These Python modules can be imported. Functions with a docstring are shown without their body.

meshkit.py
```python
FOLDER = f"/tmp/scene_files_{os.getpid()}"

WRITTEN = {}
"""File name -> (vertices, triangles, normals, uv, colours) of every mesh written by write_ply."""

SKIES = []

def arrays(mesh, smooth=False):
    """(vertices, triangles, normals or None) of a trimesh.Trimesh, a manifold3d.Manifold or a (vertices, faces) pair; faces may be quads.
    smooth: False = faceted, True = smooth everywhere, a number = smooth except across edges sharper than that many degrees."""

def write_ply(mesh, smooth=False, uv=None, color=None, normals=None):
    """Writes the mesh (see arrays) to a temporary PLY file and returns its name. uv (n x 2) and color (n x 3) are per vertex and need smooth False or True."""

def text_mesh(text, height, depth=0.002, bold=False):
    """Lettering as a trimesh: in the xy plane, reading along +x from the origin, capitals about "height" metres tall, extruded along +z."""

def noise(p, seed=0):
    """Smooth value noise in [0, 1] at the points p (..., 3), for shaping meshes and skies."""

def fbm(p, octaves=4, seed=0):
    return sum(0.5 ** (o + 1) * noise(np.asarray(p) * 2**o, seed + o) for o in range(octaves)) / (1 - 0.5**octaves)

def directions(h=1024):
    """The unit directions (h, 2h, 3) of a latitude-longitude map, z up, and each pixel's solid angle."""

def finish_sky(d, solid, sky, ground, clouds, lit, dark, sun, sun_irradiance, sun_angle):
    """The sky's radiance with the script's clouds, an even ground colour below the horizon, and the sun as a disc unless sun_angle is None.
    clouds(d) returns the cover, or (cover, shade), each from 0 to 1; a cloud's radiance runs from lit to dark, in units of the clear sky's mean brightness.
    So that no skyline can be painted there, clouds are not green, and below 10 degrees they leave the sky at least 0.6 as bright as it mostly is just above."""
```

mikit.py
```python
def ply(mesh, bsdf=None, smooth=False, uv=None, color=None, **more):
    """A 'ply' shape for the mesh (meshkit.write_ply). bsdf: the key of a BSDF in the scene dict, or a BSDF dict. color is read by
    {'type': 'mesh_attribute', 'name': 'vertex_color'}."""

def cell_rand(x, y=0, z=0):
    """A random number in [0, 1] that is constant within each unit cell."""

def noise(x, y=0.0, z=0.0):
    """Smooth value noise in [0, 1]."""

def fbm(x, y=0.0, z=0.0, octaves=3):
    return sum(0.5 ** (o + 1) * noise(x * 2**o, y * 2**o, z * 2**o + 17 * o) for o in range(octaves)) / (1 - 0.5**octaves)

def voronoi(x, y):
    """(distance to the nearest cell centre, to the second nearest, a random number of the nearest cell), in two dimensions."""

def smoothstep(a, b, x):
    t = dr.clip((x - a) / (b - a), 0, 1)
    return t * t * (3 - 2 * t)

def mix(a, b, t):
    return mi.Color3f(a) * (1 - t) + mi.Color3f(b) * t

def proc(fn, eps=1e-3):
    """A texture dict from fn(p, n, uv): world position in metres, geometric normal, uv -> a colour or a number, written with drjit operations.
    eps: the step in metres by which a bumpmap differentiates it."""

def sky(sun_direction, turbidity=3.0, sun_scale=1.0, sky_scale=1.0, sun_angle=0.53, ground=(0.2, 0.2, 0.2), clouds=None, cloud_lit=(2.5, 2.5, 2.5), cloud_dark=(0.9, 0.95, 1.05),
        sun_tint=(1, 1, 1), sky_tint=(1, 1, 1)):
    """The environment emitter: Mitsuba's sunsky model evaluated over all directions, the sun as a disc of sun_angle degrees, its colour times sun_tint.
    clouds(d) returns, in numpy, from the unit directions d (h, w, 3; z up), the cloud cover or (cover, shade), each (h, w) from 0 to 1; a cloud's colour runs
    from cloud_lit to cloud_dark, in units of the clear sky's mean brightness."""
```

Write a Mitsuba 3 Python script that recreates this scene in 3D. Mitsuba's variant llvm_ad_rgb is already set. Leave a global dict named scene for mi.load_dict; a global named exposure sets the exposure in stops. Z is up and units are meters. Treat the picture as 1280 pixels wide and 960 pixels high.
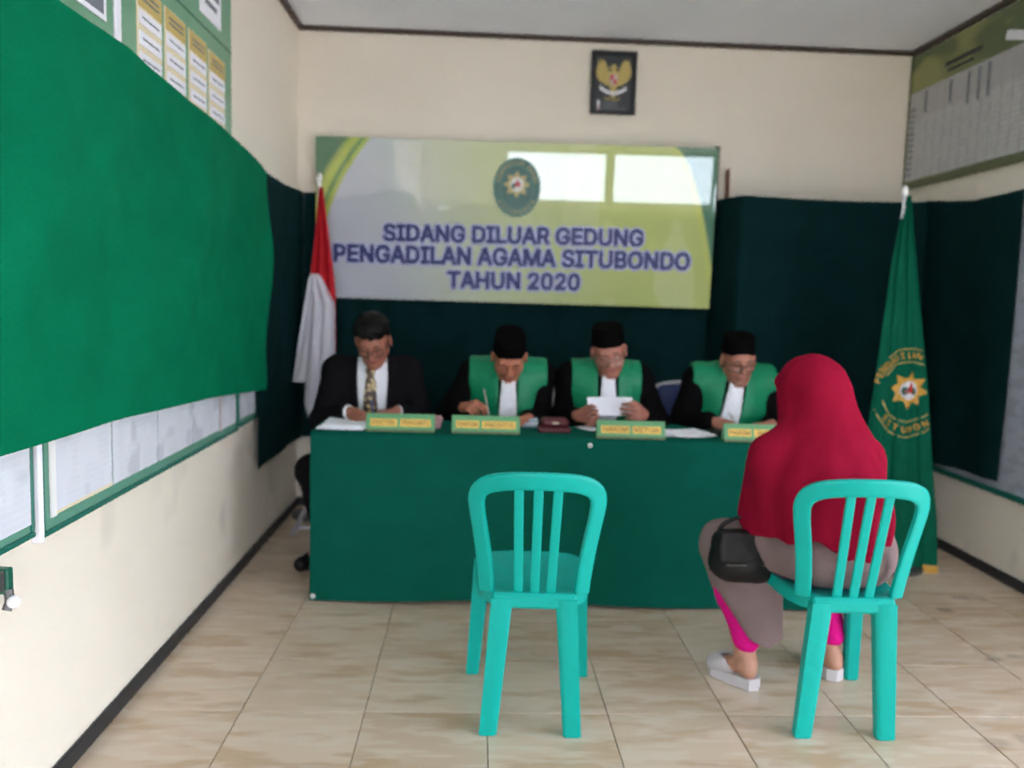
import math
import numpy as np
import trimesh
import drjit as dr
import mitsuba as mi
import mikit
import meshkit
from shapely.geometry import Polygon, Point, box as sbox
from shapely import affinity
from shapely.ops import unary_union
from trimesh.creation import extrude_polygon

T = mi.ScalarTransform4f
scene, labels = {}, {}
rng = np.random.default_rng(7)

# ---------------------------------------------------------------- camera, sky, exposure
CAM_H, FOCAL = 1.3606, 1057.33
PITCH, YAW, ROLL = 0.1007, 0.0442, 0.0297
fwd = np.array([math.sin(YAW) * math.cos(PITCH), math.cos(YAW) * math.cos(PITCH), -math.sin(PITCH)])
rgt = np.cross(fwd, [0, 0, 1.0]); rgt /= np.linalg.norm(rgt)
upv = np.cross(rgt, fwd)
upc = -rgt * math.sin(ROLL) + upv * math.cos(ROLL)
scene['camera'] = {
    'type': 'thinlens', 'fov': math.degrees(2 * math.atan(640 / FOCAL)), 'fov_axis': 'x',
    'aperture_radius': 0.0060, 'focus_distance': 1.75, 'near_clip': 0.02, 'far_clip': 200.0,
    'to_world': T().look_at(origin=[0, 0, CAM_H], target=(np.array([0, 0, CAM_H]) + fwd).tolist(), up=upc.tolist())}
exposure = 4.45
scene['sky'] = mikit.sky((0.35, 0.75, 0.75), turbidity=4.0, sky_tint=(0.93, 0.98, 1.08), sun_scale=0.25, sky_scale=1.0, ground=(0.56, 0.57, 0.58),
                         clouds=lambda d: 0.75 + 0.2 * meshkit.fbm(d * 3.0, 3, 5), cloud_lit=(2.1, 2.25, 2.5), cloud_dark=(1.2, 1.28, 1.42))

# ---------------------------------------------------------------- helpers
def mat(key, d):
    scene[key] = d
    return key

def lin(r, g, b):
    return [((c / 255) / 12.92 if c <= 10 else ((c / 255 + 0.055) / 1.055) ** 2.4) for c in (r, g, b)]

def plain(key, rgb, rough=0.6, **k):
    c = rgb if isinstance(rgb, dict) else {'type': 'rgb', 'value': list(rgb)}
    return mat(key, {'type': 'twosided', 'b': {'type': 'principled', 'base_color': c, 'roughness': rough, **k}})

def put(key, mesh, material, smooth=False, label=None, category=None, group=None, kind=None, color=None, **more):
    while key in scene:
        stem, _, n = key.rpartition('_')
        key = f'{stem}_{int(n) + 1:03d}' if n.isdigit() and len(n) == 3 else key + '_001'
    scene[key] = mikit.ply(mesh, material, smooth, color=color, **more)
    tag(key, label, category, group, kind)
    return key

def tag(key, label=None, category=None, group=None, kind=None):
    d = {k: v for k, v in dict(label=label, category=category, group=group, kind=kind).items() if v}
    if d:
        labels[key] = d
    return key

def fresh(name):
    key, n = name, 0
    used = {k.split('__')[0] for k in scene} | set(labels)
    while key in used:
        n += 1
        key = f'{name}_{n:03d}'
    return key

def bx(x0, x1, y0, y1, z0, z1, bevel=0.0):
    """box; with bevel, its edges are chamfered"""
    e, c = np.array([x1 - x0, y1 - y0, z1 - z0]), np.array([x0 + x1, y0 + y1, z0 + z1]) / 2
    if bevel <= 0:
        m = trimesh.creation.box(e)
    else:
        b = min(bevel, e.min() * 0.45)
        pts = [[sx * (e[0] / 2 - (i != 0) * b), sy * (e[1] / 2 - (i != 1) * b), sz * (e[2] / 2 - (i != 2) * b)]
               for sx in (-1, 1) for sy in (-1, 1) for sz in (-1, 1) for i in range(3)]
        m = trimesh.convex.convex_hull(np.array(pts))
    m.apply_translation(c)
    return m

def cat(*ms):
    return trimesh.util.concatenate([trimesh.Trimesh(m.vertices, m.faces, process=False) for m in ms])

def tube(path, r, n=10, closed=False):
    P = np.asarray(path, float)
    R = np.full(len(P), r) if np.isscalar(r) else np.asarray(r, float)
    t = np.gradient(P, axis=0)
    if closed:
        t = np.roll(P, -1, 0) - np.roll(P, 1, 0)
    t /= np.linalg.norm(t, axis=1, keepdims=True)
    a = np.array([0, 0, 1.0]) if abs(t[0][2]) < 0.9 else np.array([1.0, 0, 0])
    x = np.cross(t[0], a); x /= np.linalg.norm(x)
    V = []
    for i in range(len(P)):
        x = x - t[i] * (x @ t[i]); x /= np.linalg.norm(x)
        y = np.cross(t[i], x)
        th = np.arange(n) * 2 * np.pi / n
        V.append(P[i] + R[i] * (np.cos(th)[:, None] * x + np.sin(th)[:, None] * y))
    m = len(P)
    F = []
    for i in range(m if closed else m - 1):
        j = (i + 1) % m
        for k in range(n):
            k2 = (k + 1) % n
            F += [[i * n + k, i * n + k2, j * n + k2], [i * n + k, j * n + k2, j * n + k]]
    V = np.vstack(V)
    if not closed:
        V = np.vstack([V, P[0], P[-1]])
        for k in range(n):
            k2 = (k + 1) % n
            F += [[m * n, k2, k], [m * n + 1, (m - 1) * n + k, (m - 1) * n + k2]]
    return trimesh.Trimesh(V, np.array(F), process=False)

def ribbon(path, normals, width, thick, nsec=8):
    """a strap of rounded section swept along path; normals = direction of its flat face"""
    P, N = np.asarray(path, float), np.asarray(normals, float)
    t = np.gradient(P, axis=0); t /= np.linalg.norm(t, axis=1, keepdims=True)
    W = np.full(len(P), width) if np.isscalar(width) else np.asarray(width, float)
    ang = np.arange(12) * 2 * np.pi / 12 + np.pi / 12
    ca, sa = np.cos(ang), np.sin(ang)
    e = 0.45
    ca, sa = np.sign(ca) * np.abs(ca) ** e, np.sign(sa) * np.abs(sa) ** e
    V = []
    for i in range(len(P)):
        nn = N[i] - t[i] * (N[i] @ t[i]); nn /= np.linalg.norm(nn)
        w = np.cross(t[i], nn)
        V.append(P[i] + np.outer(ca * W[i] / 2, w) + np.outer(sa * thick / 2, nn))
    n, m = 12, len(P)
    F = []
    for i in range(m - 1):
        for k in range(n):
            k2 = (k + 1) % n
            F += [[i * n + k, i * n + k2, (i + 1) * n + k2], [i * n + k, (i + 1) * n + k2, (i + 1) * n + k]]
    for k in range(1, n - 1):
        F += [[0, k + 1, k], [(m - 1) * n, (m - 1) * n + k, (m - 1) * n + k + 1]]
    me = trimesh.Trimesh(np.vstack(V), np.array(F), process=False)
    me.fix_normals()
    return me

def lathe(profile, n=24, center=(0, 0, 0), sx=1.0, sy=1.0):
    m = trimesh.creation.revolve(np.asarray(profile, float), sections=n)
    m.vertices[:, 0] *= sx; m.vertices[:, 1] *= sy
    m.apply_translation(center)
    return m

def sheet(S, us, vs, thick=0.002):
    """a cloth with two faces: S(u, v) arrays -> points"""
    U, V = np.meshgrid(us, vs, indexing='ij')
    P = S(U, V)
    du = np.gradient(P, axis=0); dv = np.gradient(P, axis=1)
    N = np.cross(du, dv); N /= np.linalg.norm(N, axis=-1, keepdims=True) + 1e-12
    A, B = (P + N * thick / 2).reshape(-1, 3), (P - N * thick / 2).reshape(-1, 3)
    a, b = len(us), len(vs)
    idx = np.arange(a * b).reshape(a, b)
    q = np.stack([idx[:-1, :-1], idx[1:, :-1], idx[1:, 1:], idx[:-1, 1:]], -1).reshape(-1, 4)
    o = a * b
    F = [q, q[:, ::-1] + o]
    for e in (idx[:, 0], idx[-1, :], idx[::-1, -1], idx[0, ::-1]):
        F.append(np.stack([e[:-1], e[:-1] + o, e[1:] + o, e[1:]], -1))
    F = np.vstack(F)
    m = trimesh.Trimesh(np.vstack([A, B]), np.vstack([F[:, [0, 1, 2]], F[:, [0, 2, 3]]]), process=False)
    return m

def place(m, M):
    m = m.copy()
    m.apply_transform(M)
    return m

def frame4(o, ex, ey, ez):
    M = np.eye(4)
    M[:3, 0], M[:3, 1], M[:3, 2], M[:3, 3] = ex, ey, ez, o
    return M

def ext(poly, depth):
    gs = getattr(poly, 'geoms', [poly])
    return cat(*[extrude_polygon(g, depth, engine='earcut') for g in gs if g.area > 1e-9 and g.geom_type == 'Polygon'])

def text_fit(text, width, height, depth=0.0015, bold=True):
    m = meshkit.text_mesh(text, height, depth, bold)
    lo, hi = m.bounds
    m.apply_translation([-(lo[0] + hi[0]) / 2, -lo[1], 0])
    m.apply_scale([width / (hi[0] - lo[0]), 1, 1])
    return m

def arc_text(text, rx, ry, a0, a1, height, depth=0.001, inward=False):
    """letters along an ellipse from angle a0 to a1 (degrees, from +x counterclockwise)"""
    out = []
    for ch, a in zip(text, np.linspace(a0, a1, len(text))):
        if ch == ' ':
            continue
        m = meshkit.text_mesh(ch, height, depth, True)
        lo, hi = m.bounds
        m.apply_translation([-(lo[0] + hi[0]) / 2, -height / 2, 0])
        r = math.radians(a)
        rot = r - math.pi / 2 + (math.pi if inward else 0)
        m.apply_transform(trimesh.transformations.rotation_matrix(rot, [0, 0, 1]))
        m.apply_translation([rx * math.cos(r), ry * math.sin(r), 0])
        out.append(m)
    return cat(*out)

def star(n, r0, r1, rot=90):
    a = np.radians(rot) + np.arange(2 * n) * np.pi / n
    r = np.where(np.arange(2 * n) % 2 == 0, r0, r1)
    return Polygon(np.stack([r * np.cos(a), r * np.sin(a)], 1))

def oval(rx, ry, n=48):
    a = np.arange(n) * 2 * np.pi / n
    return Polygon(np.stack([rx * np.cos(a), ry * np.sin(a)], 1))

# ---------------------------------------------------------------- implicit surfaces (people, cloth, cushions)
class Field:
    def __init__(self, lo, hi, h):
        self.lo, self.h = np.asarray(lo, float), h
        self.n = np.ceil((np.asarray(hi, float) - self.lo) / h).astype(int) + 1
        self.v = np.full(self.n, 0.25, np.float32)

    def _box(self, lo, hi):
        a = np.clip(np.floor((np.asarray(lo) - self.lo) / self.h).astype(int), 0, self.n)
        b = np.clip(np.ceil((np.asarray(hi) - self.lo) / self.h).astype(int) + 1, 0, self.n)
        sl = tuple(slice(x, y) for x, y in zip(a, b))
        ax = [self.lo[i] + self.h * np.arange(a[i], b[i]) for i in range(3)]
        return sl, np.stack(np.meshgrid(*ax, indexing='ij'), -1)

    def points(self):
        return self._box(self.lo, self.lo + self.h * self.n)

    def _mix(self, sl, d, k, sub=False):
        a = self.v[sl]
        if sub:
            d = -d
            m = np.maximum(a, d)
            if k > 0:
                q = np.maximum(k - np.abs(a - d), 0) / k
                m = m + q * q * k / 4
        else:
            m = np.minimum(a, d)
            if k > 0:
                q = np.maximum(k - np.abs(a - d), 0) / k
                m = m - q * q * k / 4
        self.v[sl] = m

    def cap(self, a, b, ra, rb=None, k=0.02, sub=False):
        a, b = np.asarray(a, float), np.asarray(b, float)
        rb = ra if rb is None else rb
        pad = max(ra, rb) + k + 2 * self.h + 0.02
        sl, P = self._box(np.minimum(a, b) - pad, np.maximum(a, b) + pad)
        if P.size == 0:
            return
        ba = b - a
        t = np.clip(((P - a) @ ba) / max(ba @ ba, 1e-12), 0, 1)
        d = np.linalg.norm(P - a - t[..., None] * ba, axis=-1) - (ra + (rb - ra) * t)
        self._mix(sl, d.astype(np.float32), k, sub)

    def ell(self, c, r, R=None, k=0.02, sub=False):
        c, r = np.asarray(c, float), np.asarray(r, float)
        pad = r.max() + k + 2 * self.h + 0.02
        sl, P = self._box(c - pad, c + pad)
        if P.size == 0:
            return
        q = P - c
        if R is not None:
            q = q @ R
        k0 = np.linalg.norm(q / r, axis=-1)
        k1 = np.linalg.norm(q / r ** 2, axis=-1)
        d = k0 * (k0 - 1) / np.maximum(k1, 1e-9)
        self._mix(sl, d.astype(np.float32), k, sub)

    def rbox(self, c, half, rad, R=None, k=0.01, sub=False):
        c, half = np.asarray(c, float), np.asarray(half, float)
        pad = np.linalg.norm(half) + k + 2 * self.h + 0.01
        sl, P = self._box(c - pad, c + pad)
        q = P - c
        if R is not None:
            q = q @ R
        q = np.abs(q) - half + rad
        d = np.linalg.norm(np.maximum(q, 0), axis=-1) + np.minimum(q.max(-1), 0) - rad
        self._mix(sl, d.astype(np.float32), k, sub)

    def fold(self, amp, scale, seed=0):
        sl, P = self.points()
        near = np.abs(self.v) < 0.05
        n = meshkit.fbm(P[near] * np.asarray(scale), 3, seed) - 0.5
        self.v[near] += (amp * 2 * n).astype(np.float32)

    def carve(self, fn):
        sl, P = self.points()
        self.v = np.maximum(self.v, fn(P).astype(np.float32))

    def mesh(self):
        v = self.v.copy()
        for s in (0, -1):
            v[s], v[:, s], v[:, :, s] = np.maximum(v[s], 0.01), np.maximum(v[:, s], 0.01), np.maximum(v[:, :, s], 0.01)
        ins = v < 0
        c = np.zeros(np.array(v.shape) - 1, np.int8)
        cor = [(i, j, k) for i in (0, 1) for j in (0, 1) for k in (0, 1)]
        nx, ny, nz = c.shape
        for i, j, k in cor:
            c += ins[i:i + nx, j:j + ny, k:k + nz]
        mask = (c > 0) & (c < 8)
        idx = np.full(c.shape, -1, np.int64)
        ijk = np.argwhere(mask)
        idx[mask] = np.arange(len(ijk))
        acc, cnt = np.zeros((len(ijk), 3)), np.zeros(len(ijk))
        for a in cor:
            for ax in range(3):
                if a[ax]:
                    continue
                b = list(a); b[ax] = 1
                va = v[ijk[:, 0] + a[0], ijk[:, 1] + a[1], ijk[:, 2] + a[2]]
                vb = v[ijk[:, 0] + b[0], ijk[:, 1] + b[1], ijk[:, 2] + b[2]]
                x = (va < 0) != (vb < 0)
                t = np.where(x, va / np.where(x, va - vb, 1), 0)
                p = np.array(a, float)[None] + t[:, None] * (np.array(b) - np.array(a))[None]
                acc += p * x[:, None]; cnt += x
        verts = self.lo + self.h * (ijk + acc / cnt[:, None])
        F = []
        for ax in range(3):
            o = [i for i in range(3) if i != ax]
            s0 = [slice(1, -1)] * 3; s1 = [slice(1, -1)] * 3
            s0[ax] = slice(0, -1); s1[ax] = slice(1, None)
            A, B = ins[tuple(s0)], ins[tuple(s1)]
            e = np.argwhere(A != B)
            first = A[tuple(e.T)]
            base = e + 1; base[:, ax] = e[:, ax]
            def cell(d0, d1):
                q = base.copy(); q[:, o[0]] += d0; q[:, o[1]] += d1
                return idx[q[:, 0], q[:, 1], q[:, 2]]
            q = np.stack([cell(-1, -1), cell(0, -1), cell(0, 0), cell(-1, 0)], -1)
            flip = first if ax != 1 else ~first
            q[~flip] = q[~flip][:, ::-1]
            F.append(q)
        F = np.vstack(F)
        return trimesh.Trimesh(verts, np.vstack([F[:, [0, 1, 2]], F[:, [0, 2, 3]]]), process=False)

def rotm(rx=0, ry=0, rz=0):
    """degrees; applied x, then y, then z"""
    a, b, c = np.radians([rx, ry, rz])
    X = np.array([[1, 0, 0], [0, math.cos(a), -math.sin(a)], [0, math.sin(a), math.cos(a)]])
    Y = np.array([[math.cos(b), 0, math.sin(b)], [0, 1, 0], [-math.sin(b), 0, math.cos(b)]])
    Z = np.array([[math.cos(c), -math.sin(c), 0], [math.sin(c), math.cos(c), 0], [0, 0, 1]])
    return Z @ Y @ X
# ---------------------------------------------------------------- materials
XL, XR, YB, YF, ZC = -1.1236, 2.7082, 5.3842, -0.60, 2.9726
TX0, TY0, TS = 0.0667, 2.6647, 0.40

def wall_col(p, n, uv):
    g = mikit.fbm(p.x * 1.3, p.y * 1.3, p.z * 1.3, 3)
    s = mikit.fbm(p.x * 5 + 9, p.y * 5, p.z * 3, 3)
    c = mikit.mix((0.79, 0.72, 0.615), (0.86, 0.80, 0.70), g)
    d = mikit.smoothstep(0.62, 0.8, s) * mikit.smoothstep(1.3, 0.2, p.z)
    return mikit.mix(c, (0.52, 0.49, 0.43), d * 0.45)
plain('paint_cream', mikit.proc(wall_col), 0.55, specular=0.3)

def ceil_col(p, n, uv):
    g = mikit.fbm(p.x * 1.7, p.y * 1.7, 3.0, 3)
    return mikit.mix((0.72, 0.75, 0.82), (0.81, 0.845, 0.91), g)
plain('ceiling_board', mikit.proc(ceil_col), 0.6)

def tile_col(p, n, uv):
    ix, iy = dr.floor((p.x - TX0) / TS), dr.floor((p.y - TY0) / TS)
    r1, r2 = mikit.cell_rand(ix, iy, 1), mikit.cell_rand(ix, iy, 2)
    q = mikit.fbm(p.x * 4 + 31 * r1, p.y * 17 + 17 * r2, 2.0, 4)
    w = mikit.fbm(p.x * 9 + 11 * r2, p.y * 40 + 7 * r1, 5.0, 2)
    base = mikit.mix((0.52, 0.405, 0.295), (0.60, 0.485, 0.37), r1)
    c = mikit.mix(base, (0.43, 0.29, 0.165), mikit.smoothstep(0.52, 0.74, q) * 0.55)
    c = mikit.mix(c, (0.63, 0.56, 0.47), mikit.smoothstep(0.55, 0.3, w) * 0.4)
    dirt = mikit.smoothstep(0.70, 0.82, mikit.fbm(p.x * 6 + 3, p.y * 6 + 8, 1.0, 3)) * mikit.smoothstep(1.2, 2.4, p.x)
    return mikit.mix(c, (0.16, 0.11, 0.08), dirt * 0.6)
plain('tile_ceramic', mikit.proc(tile_col), 0.30, specular=0.45)
plain('grout', (0.20, 0.165, 0.13), 0.9)
plain('skirting_black', (0.018, 0.02, 0.024), 0.45)
plain('wood_dark', (0.055, 0.035, 0.028), 0.55)
plain('wood_brown', (0.17, 0.075, 0.04), 0.6)
plain('white_paint', (0.75, 0.75, 0.72), 0.5)

def cloth(key, a, b, spec=0.15, rough=0.8):
    def f(p, n, uv):
        w = mikit.fbm(p.x * 7, p.y * 7, p.z * 7, 3)
        t = mikit.noise(p.x * 420, p.y * 420, p.z * 420)
        return mikit.mix(a, b, w) * (0.88 + 0.24 * t)
    plain(key, mikit.proc(f), rough, specular=spec)
cloth('cloth_bright_green', (0.0006, 0.128, 0.060), (0.001, 0.172, 0.080), 0.05)
cloth('cloth_table_green', (0.0005, 0.068, 0.046), (0.001, 0.092, 0.064), 0.08)
cloth('cloth_dark_teal', (0.0026, 0.0175, 0.0195), (0.0045, 0.027, 0.029), 0.04)
cloth('flag_red', (0.48, 0.012, 0.022), (0.56, 0.018, 0.03), 0.3)
cloth('flag_white', (0.66, 0.64, 0.70), (0.74, 0.72, 0.78), 0.3)
cloth('flag_green', (0.002, 0.088, 0.050), (0.003, 0.122, 0.070), 0.1)
cloth('hijab_crimson', (0.215, 0.004, 0.022), (0.265, 0.006, 0.029), 0.05)
cloth('tunic_mauve', (0.175, 0.122, 0.120), (0.225, 0.162, 0.160), 0.1)
cloth('leggings_pink', (0.58, 0.006, 0.19), (0.66, 0.008, 0.225), 0.1)
cloth('robe_black', (0.003, 0.0026, 0.003), (0.0055, 0.005, 0.0055), 0.03)
cloth('suit_black', (0.006, 0.0050, 0.0062), (0.010, 0.0088, 0.0105), 0.04)
cloth('felt_black', (0.002, 0.0018, 0.002), (0.0035, 0.003, 0.0032), 0.03)
cloth('satin_green', (0.003, 0.165, 0.072), (0.006, 0.235, 0.105), 0.3, 0.42)
cloth('shirt_white', (0.78, 0.78, 0.86), (0.85, 0.85, 0.90), 0.1)

def tie_col(p, n, uv):
    d, d2, r = mikit.voronoi(p.x * 46 + p.z * 18, p.z * 46)
    return mikit.mix((0.055, 0.022, 0.012), (0.62, 0.46, 0.22), mikit.smoothstep(0.42, 0.34, d) * mikit.smoothstep(0.25, 0.4, r))
plain('tie_silk', mikit.proc(tie_col), 0.4)
plain('skin', {'type': 'mesh_attribute', 'name': 'vertex_color'}, 0.48, specular=0.35)
plain('hair_black', (0.004, 0.0035, 0.0035), 0.5, specular=0.15)
plain('leather_black', (0.005, 0.005, 0.006), 0.5, specular=0.3)
plain('shoe_white', (0.50, 0.47, 0.49), 0.45)
plain('plastic_turquoise', (0.001, 0.335, 0.285), 0.36, specular=0.25)
plain('frame_metal', (0.50, 0.49, 0.54), 0.35, metallic=0.2)
plain('vinyl_blue', (0.012, 0.03, 0.14), 0.45)
plain('paper_white', (0.80, 0.80, 0.87), 0.7)
plain('paper_cream', (0.70, 0.63, 0.45), 0.7)
plain('folder_pink', (0.55, 0.30, 0.32), 0.6)
plain('box_blue_white', (0.42, 0.52, 0.62), 0.5)
plain('maroon', (0.085, 0.014, 0.020), 0.4)
plain('board_green', (0.035, 0.155, 0.095), 0.4)
plain('board_frame_green', (0.012, 0.135, 0.10), 0.4)
plain('board_pale', (0.12, 0.30, 0.22), 0.4)
plain('olive_frame', (0.105, 0.125, 0.055), 0.5)
plain('plate_green', (0.10, 0.30, 0.13), 0.45)
plain('plate_yellow', (0.76, 0.50, 0.11), 0.5)
plain('ink_dark', (0.24, 0.13, 0.03), 0.6)
plain('gold', (0.60, 0.33, 0.05), 0.4)
plain('gold_pale', (0.52, 0.40, 0.13), 0.45)
plain('letter_blue', (0.022, 0.030, 0.165), 0.5)
plain('letter_halo', (0.52, 0.54, 0.80), 0.5)
plain('logo_green', (0.006, 0.105, 0.085), 0.35)
plain('logo_ring', (0.06, 0.22, 0.15), 0.35)
plain('red_enamel', (0.50, 0.02, 0.03), 0.4)
plain('pink_white', (0.62, 0.45, 0.46), 0.5)
plain('picture_black', (0.010, 0.012, 0.014), 0.4)
plain('picture_ground', (0.030, 0.035, 0.042), 0.35)
plain('grey_print', (0.16, 0.18, 0.21), 0.5)
plain('steel_dark', (0.12, 0.12, 0.12), 0.4, metallic=0.5)
plain('green_plastic', (0.008, 0.10, 0.065), 0.4)
plain('white_gloss', (0.85, 0.85, 0.85), 0.2)
plain('glasses_black', (0.02, 0.018, 0.018), 0.3)
plain('pen_blue', (0.05, 0.07, 0.20), 0.35)
plain('watch_steel', (0.45, 0.42, 0.36), 0.3, metallic=0.8)
mat('lens_glass', {'type': 'thindielectric', 'int_ior': 1.5})

# ---------------------------------------------------------------- room shell
put('floor', bx(XL - 0.1, XR + 0.1, YF, YB + 0.1, -0.10, -0.006), 'grout', kind='structure', label='floor of beige streaked ceramic tiles with dark joints')
tiles = {}
for ix in range(-3, 7):
    for iy in range(-8, 7):
        x0, y0 = max(TX0 + ix * TS, XL), max(TY0 + iy * TS, YF + 0.01)
        x1, y1 = min(TX0 + (ix + 1) * TS, XR), min(TY0 + (iy + 1) * TS, YB)
        if x1 - x0 < 0.03 or y1 - y0 < 0.03:
            continue
        dz = 0.0004 * ((ix * 7 + iy * 3) % 3)
        put('floor__tile', bx(x0 + 0.0017, x1 - 0.0017, y0 + 0.0017, y1 - 0.0017, -0.008, dz - 0.0008, 0.0015), 'tile_ceramic')
put('ceiling', bx(XL - 0.1, XR + 0.1, YF - 0.1, YB + 0.1, ZC, ZC + 0.05), 'ceiling_board', kind='structure', label='pale grey board ceiling')
put('wall_back', bx(XL - 0.1, XR + 0.1, YB, YB + 0.1, -0.1, ZC), 'paint_cream', kind='structure', label='cream back wall with the banner')
put('wall_left', bx(XL - 0.1, XL, YF - 0.1, YB, -0.1, ZC), 'paint_cream', kind='structure', label='cream left wall, brighter near the camera')
SY0, SY1, SZ = -0.45, 2.30, 2.35   # side doorway in the right wall, beside the camera
put('wall_right', cat(bx(XR, XR + 0.1, SY1, YB, -0.1, ZC), bx(XR, XR + 0.1, YF - 0.1, SY0, -0.1, ZC), bx(XR, XR + 0.1, SY0, SY1, SZ, ZC), bx(XR, XR + 0.1, SY0, SY1, -0.1, 0.0)), 'paint_cream', kind='structure', label='cream right wall with the table of figures board')
# the street front behind the camera: wide doorway, window and two transom lights
DX0, DX1, DZ = -1.06, 0.05, 2.05
WX1 = 2.60
T1, T2, TZ0, TZ1 = (-0.08, 1.225), (1.295, 2.595), 2.11, 2.745
y0, y1 = YF - 0.1, YF
front = [bx(XL, DX0, y0, y1, -0.1, ZC), bx(DX1, WX1, y0, y1, -0.1, DZ), bx(WX1, XR, y0, y1, -0.1, ZC),
         bx(DX0, WX1, y0, y1, DZ, TZ0), bx(DX0, WX1, y0, y1, TZ1, ZC), bx(DX0, T1[0], y0, y1, TZ0, TZ1), bx(T1[1], T2[0], y0, y1, TZ0, TZ1)]
put('wall_front', cat(*front), 'paint_cream', kind='structure', label='front wall behind the camera with doorway and transom windows')
fr = lambda a, b, c, d, w=0.035: cat(bx(a, a + w, YF - 0.08, YF - 0.02, c, d), bx(b - w, b, YF - 0.08, YF - 0.02, c, d), bx(a + w, b - w, YF - 0.08, YF - 0.02, c, c + w), bx(a + w, b - w, YF - 0.08, YF - 0.02, d - w, d))
put('door_1', cat(bx(DX0, DX0 + 0.05, YF - 0.09, YF - 0.01, 0, DZ), bx(DX1 - 0.05, DX1, YF - 0.09, YF - 0.01, 0, DZ), bx(DX0 + 0.05, DX1 - 0.05, YF - 0.09, YF - 0.01, DZ - 0.05, DZ)), 'wood_dark', kind='structure', label='frame of the open doorway behind the camera')
put('window_1', fr(T1[0], T1[1], TZ0, TZ1, 0.02), 'wood_dark', kind='structure', label='transom window above the doorway')
put('window_2', fr(T2[0], T2[1], TZ0, TZ1, 0.02), 'wood_dark', kind='structure', label='transom window above the front wall, right one')
put('baseboard_left', bx(XL, XL + 0.012, YF, YB, 0, 0.055, 0.003), 'skirting_black', kind='structure', label='black skirting along the left wall')
put('door_2', cat(bx(XR + 0.01, XR + 0.09, SY0, SY0 + 0.05, 0, SZ), bx(XR + 0.01, XR + 0.09, SY1 - 0.05, SY1, 0, SZ), bx(XR + 0.01, XR + 0.09, SY0 + 0.05, SY1 - 0.05, SZ - 0.05, SZ)), 'wood_dark', kind='structure', label='frame of the open side doorway in the right wall')
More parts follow.
